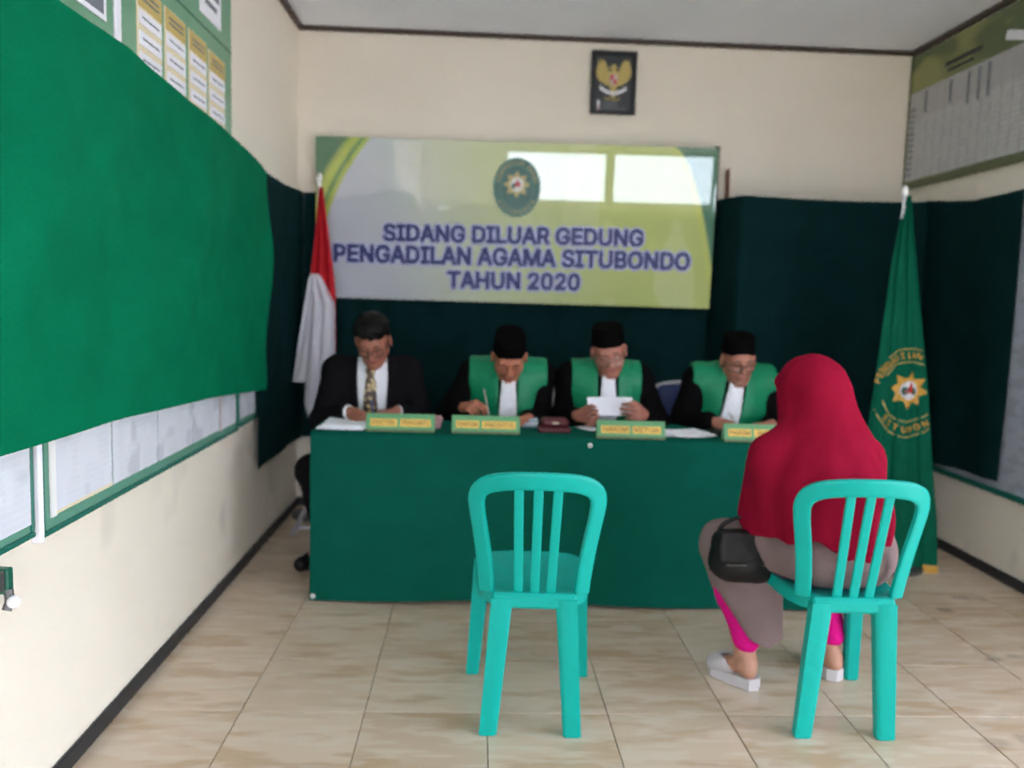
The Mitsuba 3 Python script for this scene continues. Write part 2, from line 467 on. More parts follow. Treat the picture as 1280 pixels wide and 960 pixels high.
put('baseboard_right', bx(XR - 0.012, XR, SY1 + 0.02, YB, 0, 0.055, 0.003), 'skirting_black', kind='structure', label='black skirting along the right wall')
put('baseboard_back', bx(XL + 0.012, XR - 0.012, YB - 0.012, YB, 0, 0.055, 0.003), 'skirting_black', kind='structure', label='black skirting along the back wall')
put('trim_1', bx(XL, XR, YB - 0.02, YB, ZC - 0.028, ZC, 0.004), 'wood_dark', kind='structure', label='brown ceiling trim along the back wall')
put('trim_2', bx(XL, XL + 0.03, YF, YB - 0.02, ZC - 0.03, ZC, 0.004), 'wood_dark', kind='structure', label='brown ceiling trim along the left wall')
put('trim_3', bx(XR - 0.03, XR, YF, YB - 0.02, ZC - 0.03, ZC, 0.004), 'wood_dark', kind='structure', label='brown ceiling trim along the right wall')

# ---------------------------------------------------------------- hanging cloths
def interp(x, xs, ys):
    return np.interp(x, xs, ys)

# bright green cloth along the left wall
ZT = lambda y: interp(y, [0.5, 2.0, 2.64, 3.4, 3.8, 4.1, 4.33], [2.10, 2.06, 2.066, 2.03, 2.006, 1.975, 1.945])
ZB = lambda y: interp(y, [0.5, 1.95, 2.6, 3.4, 4.33], [0.985, 0.974, 0.965, 0.93, 0.862])
def S_left(u, v):
    y = 0.55 + (4.33 - 0.55) * u
    z = ZT(y) * (1 - v) + ZB(y) * v
    sag = 0.024 * np.sin(6.0 * y + 4.5 * v - 1.1) * np.sin(np.pi * np.clip(v * 1.1, 0, 1)) + 0.009 * np.sin(17 * y + 8 * v) * np.sin(np.pi * np.clip(v, 0, 1)) ** 0.5
    n = meshkit.fbm(np.stack([y * 1.6, z * 1.6 + y, 0 * y], -1), 3, 4) - 0.5
    return np.stack([XL + 0.070 + sag + 0.03 * n, y, z], -1)
put('hanging_cloth', sheet(S_left, np.linspace(0, 1, 220), np.linspace(0, 1, 60), 0.003), 'cloth_bright_green', True,
    label='large bright green cloth hung along the left wall over the notice boards', category='cloth')

def S_dl(u, v):
    y = 4.28 + (5.365 - 4.28) * u
    zt = interp(u, [0, 0.5, 0.86, 1], [1.965, 1.955, 1.972, 1.974])
    z = zt * (1 - v) + 0.46 * v
    return np.stack([XL + 0.036 + 0.004 * np.sin(11 * y) * (0.4 + v), y, z], -1)
put('dark_curtain', sheet(S_dl, np.linspace(0, 1, 60), np.linspace(0, 1, 30), 0.003), 'cloth_dark_teal', True,
    label='dark teal curtain on the left wall between the bright green cloth and the corner', category='curtain')

def S_db(u, v):
    x = (XL + 0.042) + (1.48 - XL - 0.042) * u
    z = 1.975 * (1 - v) + 0.45 * v
    return np.stack([x, YB - 0.030 + 0.006 * np.sin(17 * x) * (0.5 + v) + 0.004 * np.sin(41 * x + 1), z], -1)
put('dark_curtain', sheet(S_db, np.linspace(0, 1, 140), np.linspace(0, 1, 30), 0.003), 'cloth_dark_teal', True,
    label='dark teal curtain on the back wall hanging below the banner behind the seated men', category='curtain')

# right: returns from the wall, then runs across to the right wall
CP = np.array([[1.47, 5.34], [1.50, 5.20], [1.545, 5.06], [1.56, 5.035], [1.60, 5.03], [2.10, 5.03], [2.695, 5.035]])
CL = np.concatenate([[0], np.cumsum(np.linalg.norm(np.diff(CP, axis=0), axis=1))]); CL /= CL[-1]
def S_dr(u, v):
    x, y = interp(u, CL, CP[:, 0]), interp(u, CL, CP[:, 1])
    z = (2.008 - 0.012 * np.sin(np.pi * np.clip((u - 0.25) / 0.75, 0, 1)) + 0 * x) * (1 - v) + 0.10 * v
    y = y + 0.012 * np.sin(20 * x + 1) * (0.3 + v) * np.clip((u - 0.24) * 8, 0, 1)
    return np.stack([x, y, z], -1)
put('dark_curtain', sheet(S_dr, np.linspace(0, 1, 160), np.linspace(0, 1, 30), 0.003), 'cloth_dark_teal', True,
    label='dark teal curtain standing forward of the back wall to the right of the banner', category='curtain')

def S_rw(u, v):
    y = 5.06 + (4.138 - 5.06) * u
    zt = interp(u, [0, 0.3, 0.55, 0.8, 1], [2.02, 1.985, 1.964, 1.966, 1.973])
    z = zt * (1 - v) + interp(u, [0, 1], [0.475, 0.505]) * v
    return np.stack([XR - 0.030 - 0.012 * np.sin(13 * y + 2 * v + 1) * (0.35 + v), y, z], -1)
put('dark_curtain', sheet(S_rw, np.linspace(0, 1, 80), np.linspace(0, 1, 30), 0.003), 'cloth_dark_teal', True,
    label='near-black curtain on the right wall behind the green flag', category='curtain')

# ---------------------------------------------------------------- banner
BA, BB = math.radians(-2.0), math.radians(2.5)
be1 = np.array([math.cos(BA), math.sin(BA), 0.0])
be2 = np.array([0, -math.sin(BB), math.cos(BB)]); be2 -= be1 * (be1 @ be2); be2 /= np.linalg.norm(be2)
ben = np.cross(be1, be2)
bo = np.array([0.22, 5.28, 1.82])
B4 = frame4(bo, be1, be2, ben)
BW0, BW1, BH0, BH1 = -1.222, 1.232, -0.487, 0.487

def banner_col(p, n, uv):
    s, t = uv.x, uv.y
    g = mikit.smoothstep(-0.75, 0.85, s + 0.15 * t)
    g2 = mikit.smoothstep(-1.0, -0.1, s + 0.2 * t)
    c = mikit.mix(mikit.mix((0.60, 0.62, 0.70), (0.62, 0.67, 0.50), g2), (0.52, 0.60, 0.17), g)
    c = mikit.mix(c, (0.70, 0.74, 0.46), mikit.smoothstep(0.55, 0.62, mikit.noise(s * 5, t * 3, 1.0)) * 0.3 * g)
    # left swoosh: arcs that bend from the top edge down to the left edge
    a = s + 1.222 - 0.30 * dr.square((t + 0.25) / 0.74) - 0.035
    left = mikit.mix((0.06, 0.20, 0.10), (0.50, 0.58, 0.10), mikit.smoothstep(-0.16, -0.10, a))
    left = mikit.mix(left, (0.18, 0.34, 0.10), mikit.smoothstep(-0.07, -0.05, a) * mikit.smoothstep(-0.02, -0.04, a))
    c = mikit.mix(c, left, mikit.smoothstep(0.008, -0.008, a))
    b = s - 0.90 - 0.34 * dr.sqrt(dr.clip((0.49 - t) / 0.98, 0, 1))
    right = mikit.mix((0.55, 0.62, 0.14), (0.05, 0.20, 0.11), mikit.smoothstep(0.03, 0.05, b))
    c = mikit.mix(c, right, mikit.smoothstep(-0.008, 0.008, b))
    return c
# taut and shiny along the top, creased and dull lower down
def banner_dull(p, n, uv):
    return mikit.smoothstep(0.16, 0.06, uv.y + 0.02 * mikit.noise(uv.x * 6, uv.y * 6, 2.0))
mat('banner_vinyl', {'type': 'twosided', 'b': {'type': 'blendbsdf', 'weight': mikit.proc(banner_dull),
    'a': {'type': 'plastic', 'diffuse_reflectance': mikit.proc(banner_col), 'int_ior': 2.1, 'nonlinear': False},
    'b': {'type': 'roughplastic', 'diffuse_reflectance': mikit.proc(banner_col), 'alpha': 0.28, 'int_ior': 1.5, 'nonlinear': False}}})
us, vs = np.linspace(BW0, BW1, 160), np.linspace(BH0, BH1, 64)
def S_ban(u, v):
    low = np.clip((0.08 - v) / 0.3, 0, 1) + np.clip((-0.35 - u) / 0.4, 0, 1)
    w = 0.010 * (meshkit.fbm(np.stack([u * 3.2, v * 3.0 + u, 0 * u], -1), 2, 9) - 0.5) * np.clip(low, 0, 1)
    return bo + u[..., None] * be1 + v[..., None] * be2 + w[..., None] * ben
bm = sheet(S_ban, us, vs, 0.002)
U, V = np.meshgrid(us, vs, indexing='ij')
buv = np.stack([U.ravel(), V.ravel()], 1)
put('banner__sheet', bm, 'banner_vinyl', True, uv=np.vstack([buv, buv]))
tag('banner', 'wide glossy white and yellow-green banner with blue lettering on the back wall', 'banner')

for q_, rgb_ in (('logo_green', (0.006, 0.105, 0.085)), ('logo_ring', (0.06, 0.22, 0.15)), ('gold_pale', (0.52, 0.40, 0.13)), ('white_gloss', (0.8, 0.8, 0.8)), ('red_enamel', (0.50, 0.02, 0.03))):
    mat('gloss_' + q_, {'type': 'twosided', 'b': {'type': 'roughplastic', 'diffuse_reflectance': {'type': 'rgb', 'value': list(rgb_)}, 'alpha': 0.15, 'int_ior': 1.6, 'nonlinear': False}})
def on_banner(key, m, s, t, off, material, lab=None):
    m = m.copy(); m.apply_translation([s, t, off])
    m.apply_transform(B4)
    put('banner__' + key, m, material, label=lab)
def banner_text(txt, s, t, w, h, rot):
    for off, mt, grow in ((0.0065, 'letter_halo', 0.010), (0.0085, 'letter_blue', 0)):
        m = text_fit(txt, w, h, 0.0015)
        if True:
            grow_, grow = grow, grow + 0.004
            mm = [m.copy() for _ in range(8)]
            for k, q in enumerate(mm):
                q.apply_translation([grow * math.cos(k * math.pi / 4), grow * math.sin(k * math.pi / 4), 0.00002 * k])
            m = cat(*mm); grow = grow_
        m.apply_transform(trimesh.transformations.rotation_matrix(rot, [0, 0, 1]))
        on_banner('lettering' if not grow else 'lettering_outline', m, s, t, off, mt, f'blue line reading {txt}' if not grow else None)
banner_text('SIDANG DILUAR GEDUNG', -0.003, -0.122, 1.60, 0.094, 0.008)
banner_text('PENGADILAN AGAMA SITUBONDO', -0.008, -0.258, 2.20, 0.098, 0.005)
banner_text('TAHUN 2020', 0.005, -0.402, 0.82, 0.096, 0.010)

def emblem(sc, layer):
    """court emblem, pieces as (mesh, material, name); sc = scale with oval half axes 0.145 x 0.178"""
    L = []
    def add(poly, z, m, name):
        q = ext(affinity.scale(poly, sc, sc, origin=(0, 0)), layer); q.apply_translation([0, 0, z * layer]); L.append((q, m, name))
    add(oval(0.145, 0.178), 0, 'logo_green', 'emblem_field')
    add(oval(0.140, 0.173).difference(oval(0.133, 0.166)), 1, 'logo_ring', 'emblem_ring')
    add(oval(0.106, 0.134).difference(oval(0.101, 0.129)), 1, 'logo_ring', 'emblem_ring')
    for txt, a0, a1, inv in (('PENGADILAN AGAMA', 165, 15, False), ('SITUBONDO', 215, 325, True)):
        q = arc_text(txt, 0.119 * sc, 0.149 * sc, a0, a1, 0.019 * sc, layer, inv); q.apply_translation([0, 0, layer]); L.append((q, 'gold_pale', 'emblem_lettering'))
    st = unary_union([star(8, 0.084, 0.052)])
    add(affinity.translate(st, 0, 0.018), 1, 'gold_pale', 'emblem_star')
    add(affinity.translate(oval(0.040, 0.042), 0, 0.018), 2, 'white_gloss', 'emblem_disc')
    add(affinity.translate(star(3, 0.032, 0.015), 0.004, 0.020), 3, 'red_enamel', 'emblem_heart')
    add(affinity.translate(oval(0.012, 0.018), -0.02, 0.008), 3, 'logo_green', 'emblem_leaf')
    return L
for m, mt, nm in emblem(1.0, 0.0012):
    on_banner(nm, m, 0.007, 0.217, 0.004, 'gloss_' + mt)

put('wooden_strip', bx(1.452, 1.482, 5.30, 5.335, 1.92, 2.335, 0.003), 'wood_dark', label='dark wooden strip upright at the right end of the banner', category='wood strip')
put('wooden_rod', tube([[1.558, 5.352, 1.80], [1.556, 5.352, 2.0], [1.552, 5.352, 2.205]], 0.013), 'wood_brown', 30, label='thin reddish brown stick standing against the wall above the dark curtain', category='stick')

# ---------------------------------------------------------------- framed state emblem above the banner
EX0, EX1, EZ0, EZ1, EY = 0.669, 0.951, 2.515, 2.895, YB - 0.004
fw = 0.022
put('framed_emblem__frame', cat(bx(EX0, EX0 + fw, EY - 0.03, EY, EZ0, EZ1, 0.003), bx(EX1 - fw, EX1, EY - 0.03, EY, EZ0, EZ1, 0.003),
    bx(EX0 + fw, EX1 - fw, EY - 0.03, EY, EZ0, EZ0 + fw, 0.003), bx(EX0 + fw, EX1 - fw, EY - 0.03, EY, EZ1 - fw, EZ1, 0.003)), 'picture_black', label='black frame')
put('framed_emblem__picture', bx(EX0 + fw, EX1 - fw, EY - 0.010, EY, EZ0 + fw, EZ1 - fw), 'picture_ground')
tag('framed_emblem', 'black framed golden eagle emblem high on the back wall above the banner', 'picture')
E4 = frame4([(EX0 + EX1) / 2, EY - 0.010, (EZ0 + EZ1) / 2], [1, 0, 0], [0, 0, 1], [0, -1, 0])
def on_pic(name, poly, z, mt, depth=0.002, lab=None):
    m = poly if isinstance(poly, trimesh.Trimesh) else ext(poly, depth)
    m = m.copy(); m.apply_translation([0, 0, z]); m.apply_transform(E4)
    put('framed_emblem__' + name, m, mt, label=lab)
wing = []
for k in range(8):  # feathers fan out from the shoulder, longest outside
    a = math.radians(64 - k * 15); L = 0.100 - 0.004 * k
    f = affinity.translate(affinity.rotate(affinity.translate(affinity.scale(oval(1, 1, 16), L / 2, 0.0125), L / 2, 0), math.degrees(a), origin=(0, 0)), 0.030, 0.052)
    wing.append(f)
wing_r = unary_union(wing + [Polygon([(0.015, 0.050), (0.045, 0.065), (0.072, 0.115), (0.090, 0.145), (0.102, 0.10), (0.10, 0.05), (0.075, 0.005), (0.04, -0.02), (0.015, 0.0)])])
wing_r = affinity.scale(wing_r, 1.0, 1.0)
on_pic('eagle_wing', wing_r, 0.0005, 'gold_pale')
on_pic('eagle_wing', affinity.scale(wing_r, -1, 1, origin=(0, 0)), 0.0005, 'gold_pale')
on_pic('eagle_body', unary_union([affinity.translate(oval(0.034, 0.062), 0, 0.02), affinity.translate(oval(0.017, 0.022), 0, 0.092), Polygon([(-0.012, 0.1), (-0.03, 0.09), (-0.012, 0.085)]),
       affinity.translate(oval(0.020, 0.04), 0, -0.045)]), 0.0012, 'gold_pale')
shield = Polygon([(-0.024, 0.052), (0.024, 0.052), (0.024, 0.015), (0.012, -0.008), (0, -0.016), (-0.012, -0.008), (-0.024, 0.015)])
on_pic('shield', shield, 0.003, 'pink_white')
on_pic('shield_field', sbox(-0.021, 0.02, -0.001, 0.049), 0.0045, 'red_enamel', 0.001)
on_pic('shield_field', affinity.translate(sbox(0, -0.006, 0.020, 0.019), 0, 0), 0.0045, 'red_enamel', 0.001)
th = np.linspace(-1, 1, 25)
rib = Polygon(np.vstack([np.stack([0.084 * th, -0.075 + 0.036 * np.abs(th) ** 1.8], 1), np.stack([0.084 * th[::-1], -0.053 + 0.038 * np.abs(th[::-1]) ** 1.8], 1)]))
on_pic('ribbon', rib, 0.003, 'paper_white', 0.002, 'white scroll held below the eagle')
m = text_fit('BHINNEKA TUNGGAL IKA', 0.088, 0.008, 0.0006); m.apply_translation([0, -0.071, 0]); on_pic('ribbon_lettering', m, 0.005, 'ink_dark')
m = text_fit('PANCASILA', 0.098, 0.017, 0.001); m.apply_translation([-0.005, -0.104, 0]); on_pic('title_lettering', m, 0.0005, 'gold_pale')
for k in range(5):
    on_pic('symbol', affinity.translate(oval(0.009, 0.0075), -0.087, -0.112 - 0.0145 * k), 0.0005, 'paper_white' if k < 2 else 'pink_white', 0.001)
for k in range(4):
    on_pic('print_line', sbox(-0.065, -0.118 - 0.015 * k - 0.006, 0.03 + 0.05 * (k > 1), -0.118 - 0.015 * k), 0.0005, 'grey_print', 0.0008)

# ---------------------------------------------------------------- boards on the left wall
# frame for things on the left wall: right = +y (away from the camera), up = z, out = +x
def lw(y0, y1, z0, z1, d0, d1, bev=0.0):
    return bx(XL + d0, XL + d1, y0, y1, z0, z1, bev)
def board_col(p, n, uv):
    g = mikit.fbm(p.y * 3, p.z * 4, 2.0, 3)
    return mikit.mix((0.10, 0.27, 0.155), (0.17, 0.36, 0.235), mikit.smoothstep(0.3, 0.7, g) * 0.6 + 0.4 * mikit.smoothstep(2.5, 2.0, p.z))
plain('print_green', mikit.proc(board_col), 0.35)
put('wall_chart__panel', lw(2.72, 3.90, 1.60, 2.90, 0.002, 0.016), 'print_green')
tag('wall_chart', 'green organisation chart board with columns of white name strips above the left cloth', 'wall board')
put('wall_chart__edge_strip', lw(2.68, 2.722, 1.60, 2.90, 0.0, 0.022, 0.003), 'paper_white', label='pale vertical edge strip')
for y0, y1, zt in ((2.846, 3.06, 2.335), (3.088, 3.30, 2.335), (3.335, 3.545, 2.335), (3.572, 3.79, 2.325)):
    key = put('wall_chart__card', lw(y0, y1, 1.98, zt, 0.016, 0.020, 0.001), 'paper_cream')
    put(key + '__header', lw(y0 + 0.006, y1 - 0.006, zt - 0.075, zt - 0.005, 0.020, 0.0225), 'gold_pale')
    for k in range(3):
        z = zt - 0.085 - 0.066 * k
        put(key + '__name_strip', lw(y0 + 0.012, y1 - 0.012, z - 0.045, z, 0.020, 0.0235), 'paper_white')
    for z in (zt - 0.028, zt - 0.046, zt - 0.104, zt - 0.170, zt - 0.236):
        put(key + '__print', lw(y0 + 0.035, y1 - 0.035, z - 0.006, z, 0.0225, 0.0242), 'grey_print')
key = put('wall_chart__title_label', lw(3.47, 3.74, 2.44, 2.62, 0.016, 0.020, 0.001), 'paper_white')
for q in ((3.50, 3.71, 2.535, 2.56), (3.53, 3.68, 2.49, 2.51)):
    put(key + '__print', lw(*q, 0.02, 0.0215), 'grey_print')
put('wall_chart__rule', lw(2.722, 3.90, 2.392, 2.40, 0.016, 0.018), 'board_green')

put('wall_chart_001__panel', lw(1.55, 2.676, 1.60, 2.90, 0.002, 0.016), 'print_green')
tag('wall_chart_001', 'green board at the top left with a dark photo print and a pale strip', 'wall board')
key = put('wall_chart_001__photo', lw(2.30, 2.602, 2.145, 2.40, 0.016, 0.020), 'grey_print')
for q in ((2.285, 2.30, 2.13, 2.415), (2.602, 2.617, 2.13, 2.415), (2.30, 2.602, 2.13, 2.145)):
    put(key + '__border', lw(*q, 0.016, 0.021), 'paper_white')
put('wall_chart_001__rule', lw(1.55, 2.62, 2.076, 2.088, 0.016, 0.022), 'paper_cream')

def paper_col(p, n, uv):
    r = mikit.cell_rand(dr.floor(p.y * 1.9), 3, 1)
    line = mikit.smoothstep(0.35, 0.5, mikit.noise(p.y * 26 + 9 * r, p.z * 9, 1.0)) * mikit.smoothstep(0.25, 0.45, dr.abs(dr.sin(p.z * 165)))
    blot = mikit.smoothstep(0.60, 0.75, mikit.fbm(p.y * 9, p.z * 9, 4.0, 2))
    c = mikit.mix((0.68, 0.71, 0.78), (0.46, 0.49, 0.56), line * 0.14)
    return mikit.mix(c, (0.34, 0.36, 0.42), blot * 0.35)
plain('paper_printed', mikit.proc(paper_col), 0.5)

def lower_board(key, y0, y1, z0, lab):
    put(key + '__panel', lw(y0, y1, z0 + 0.012, 1.55, 0.002, 0.010), 'board_pale')
    put(key + '__frame_rail', lw(y0, y1, z0, z0 + 0.013, 0.0, 0.020, 0.003), 'board_frame_green')
    for a in (y0, y1 - 0.012):
        put(key + '__frame_stile', lw(a, a + 0.012, z0 + 0.013, 1.55, 0.0, 0.018, 0.003), 'board_frame_green')
    tag(key, lab, 'notice board', 'notice boards under the bright green cloth')
lower_board('notice_board', 0.75, 2.150, 0.722, 'green framed notice board at the left edge below the bright green cloth')
lower_board('notice_board_001', 2.19, 3.985, 0.705, 'long green framed notice board with a row of papers under the bright green cloth')
lower_board('notice_board_002', 4.00, 4.62, 0.716, 'green framed notice board half behind the dark curtain on the left')
put('separator_strip', lw(2.160, 2.180, 0.70, 1.55, 0.0, 0.026, 0.003), 'paper_white', label='pale upright strip between the two nearest left notice boards', category='trim strip')
sheets = [(1.62, 2.135, 0.757, 'large printed sheet on the notice board at the left edge'),
          (2.262, 2.610, 0.760, 'first and widest white sheet on the long notice board'),
          (2.622, 2.985, 0.752, 'second sheet on the long notice board, with a dark blot'),
          (2.995, 3.36, 0.752, 'third sheet on the long notice board'),
          (3.37, 3.70, 0.752, 'fourth sheet on the long notice board'),
          (3.715, 3.955, 0.748, 'fifth and last sheet on the long notice board'),
          (4.03, 4.30, 0.752, 'sheet on the notice board beside the dark curtain')]
for i, (a, b, z, lab) in enumerate(sheets):
    key = fresh('notice_sheet')
    put(key, lw(a, b, z, 1.35, 0.012, 0.0155), 'paper_printed', label=lab, category='paper', group='sheets on the left notice boards')
put('notice_sheet_001__side_strip', lw(2.235, 2.262, 0.748, 1.35, 0.012, 0.0175), 'white_gloss')
put('notice_sheet_001__lower_edge', lw(2.262, 2.610, 0.752, 0.760, 0.012, 0.017), 'paper_cream')
put('notice_sheet_005__side_strip', lw(3.715, 3.73, 0.742, 1.35, 0.0155, 0.0175), 'pink_white')

# bracket low on the left wall near the camera
put('wall_bracket__arm', lw(1.80, 1.985, 0.640, 0.688, 0.0, 0.03, 0.004), 'steel_dark')
put('wall_bracket__plate', lw(1.985, 2.012, 0.628, 0.690, 0.0, 0.035, 0.004), 'green_plastic', label='green end plate')
put('wall_bracket__hook', tube([[XL + 0.03, 1.995, 0.640], [XL + 0.033, 1.995, 0.61], [XL + 0.03, 1.985, 0.590]], 0.011), 'steel_dark', 30)
put('wall_bracket__knob', trimesh.creation.icosphere(3, 0.0155).apply_translation([XL + 0.048, 1.985, 0.612]), 'white_gloss', True, label='round white knob')
tag('wall_bracket', 'small dark metal bracket with green end and white knob low on the left wall', 'bracket')

# ---------------------------------------------------------------- boards on the right wall
def rw(y0, y1, z0, z1, d0, d1, bev=0.0):
    return bx(XR - d1, XR - d0, y0, y1, z0, z1, bev)
def olive_col(p, n, uv):
    g = mikit.fbm(p.y * 2.5, p.z * 5, 2.0, 3)
    c = mikit.mix((0.105, 0.145, 0.06), (0.26, 0.27, 0.10), mikit.smoothstep(0.42, 0.62, g))
    return mikit.mix(c, (0.05, 0.13, 0.09), mikit.smoothstep(0.50, 0.65, mikit.fbm(p.y * 2 + 5, p.z * 3, 7.0, 2)) * 0.7)
plain('print_olive', mikit.proc(olive_col), 0.4)
def figures_col(p, n, uv):
    yy, zz = p.y, p.z
    grid = dr.maximum(mikit.smoothstep(0.10, 0.04, dr.abs(dr.abs(yy * 11.0 - dr.floor(yy * 11.0)) - 0.5)), mikit.smoothstep(0.12, 0.05, dr.abs((zz * 33) - dr.floor(zz * 33) - 0.5)))
    txt = mikit.smoothstep(0.5, 0.7, mikit.noise(yy * 60, zz * 33, 3.0))
    c = mikit.mix((0.50, 0.50, 0.51), (0.36, 0.36, 0.38), grid * 0.5 + txt * 0.25)
    head = mikit.smoothstep(2.53, 2.55, zz)
    return mikit.mix(c, (0.40, 0.39, 0.40), head * 0.6)
plain('print_figures', mikit.proc(figures_col), 0.45)
put('figures_board__panel', rw(3.30, 5.372, 2.13, 2.93, 0.002, 0.016), 'print_olive')
put('figures_board__figures_sheet', rw(3.34, 5.362, 2.165, 2.705, 0.016, 0.019), 'print_figures', label='pale printed table of figures')
put('figures_board__lower_rail', rw(3.30, 5.372, 2.115, 2.155, 0.002, 0.026, 0.003), 'olive_frame')
put('figures_board__side_rail', rw(5.358, 5.376, 2.115, 2.94, 0.002, 0.024, 0.003), 'olive_frame')
for y in (5.17, 4.90, 4.72, 4.62, 4.53):
    put('figures_board__column_title', rw(y - 0.012, y + 0.012, 2.56 if y > 4.8 else 2.51, 2.685, 0.019, 0.0205), 'grey_print')
for k in range(12):
    put('figures_board__row_number', rw(5.285, 5.345, 2.195 + 0.036 * k, 2.212 + 0.036 * k, 0.019, 0.0205), 'grey_print')
for q in ((4.62, 4.98, 2.775, 2.80), (4.70, 4.95, 2.74, 2.757)):
    put('figures_board__title', rw(*q, 0.016, 0.018), 'skirting_black')
m = bx(-0.0215, -0.0185, -0.30, 0.13, -0.024, 0.024, 0.001); m.apply_transform(trimesh.transformations.rotation_matrix(math.radians(17), [1, 0, 0])); m.apply_translation([XR, 4.28, 2.748])
put('figures_board__label', m, 'paper_white', label='small white label stuck on askew')
tag('figures_board', 'olive green board with a pale table of figures high on the right wall', 'wall board')
def sheet2_col(p, n, uv):
    g = mikit.smoothstep(0.5, 0.75, mikit.noise(p.y * 18, p.z * 40, 1.0))
    return mikit.mix((0.42, 0.46, 0.55), (0.30, 0.33, 0.40), g * 0.5)
plain('print_bluegrey', mikit.proc(sheet2_col), 0.5)
put('notice_board_003__panel', rw(3.30, 4.76, 0.46, 1.86, 0.002, 0.010), 'print_bluegrey')
put('notice_board_003__frame_rail', rw(3.30, 4.78, 0.43, 0.462, 0.0, 0.020, 0.003), 'board_frame_green')
put('notice_board_003__frame_stile', rw(4.76, 4.78, 0.462, 1.86, 0.0, 0.020, 0.003), 'board_frame_green')
tag('notice_board_003', 'blue-grey notice board at the right edge, half under the near-black curtain', 'notice board')
# ---------------------------------------------------------------- table
TZ, TXA, TXB, TBACK = 0.762, -0.705, 1.66, 4.20
tfront = lambda x: 3.655 - 0.022 * (np.asarray(x) - TXA)
prof = np.array([[1.0, 0], [0.5, 0], [0.06, 0], [0.02, -0.004], [0.004, -0.016], [0, -0.035], [0, -0.25], [0, -0.5], [0, -0.745]])
pl = np.concatenate([[0], np.cumsum(np.linalg.norm(np.diff(prof * [0.55, 1], axis=0), axis=1))]); pl /= pl[-1]
def S_table(u, v):
    x = TXA + (TXB - TXA) * u
    a, dz = interp(v, pl, prof[:, 0]), interp(v, pl, prof[:, 1])
    f = tfront(x)
    hang = np.clip(-dz / 0.745, 0, 1)
    wav = 0.013 * np.sin(6.0 * x + 0.5) * hang + 0.010 * (meshkit.fbm(np.stack([x * 2.2, dz * 2.5, 0 * x], -1), 3, 3) - 0.5) * hang
    seam = -0.010 * np.exp(-((x - 0.52) / 0.018) ** 2) * hang
    zlow = 0.008 * np.sin(3.2 * x + 1.0) * hang
    return np.stack([x, f + (TBACK - f) * a + wav + seam - 0.004 * (hang > 0), TZ + dz + zlow], -1)
put('tablecloth', sheet(S_table, np.linspace(0, 1, 220), np.concatenate([np.linspace(0, pl[2], 8)[:-1], np.linspace(pl[2], pl[5], 10)[:-1], np.linspace(pl[5], 1, 40)]), 0.003),
    'cloth_table_green', True, label='dark green cloth covering the long hearing table down to the floor', category='tablecloth')
for x, z in ((TXA + 0.016, 0.032), (0.535, 0.030), (0.508, 0.735)):
    ring = trimesh.creation.torus(0.0075, 0.003, 20, 8)
    ring.apply_transform(trimesh.transformations.rotation_matrix(math.pi / 2, [1, 0, 0]))
    ring.apply_translation([x, float(tfront(x)) - 0.012, z])
    put('tablecloth__eyelet', ring, 'white_gloss', True)
put('table__top', bx(TXA + 0.02, TXB - 0.02, 3.665, TBACK - 0.02, TZ - 0.030, TZ - 0.003, 0.004), 'wood_brown')
for x in (TXA + 0.06, 0.47, TXB - 0.06):
    for y in (3.72, TBACK - 0.06):
        put('table__leg', bx(x - 0.02, x + 0.02, y - 0.02, y + 0.02, 0, TZ - 0.03, 0.003), 'frame_metal')
tag('table', 'long table hidden under the dark green cloth', 'table')

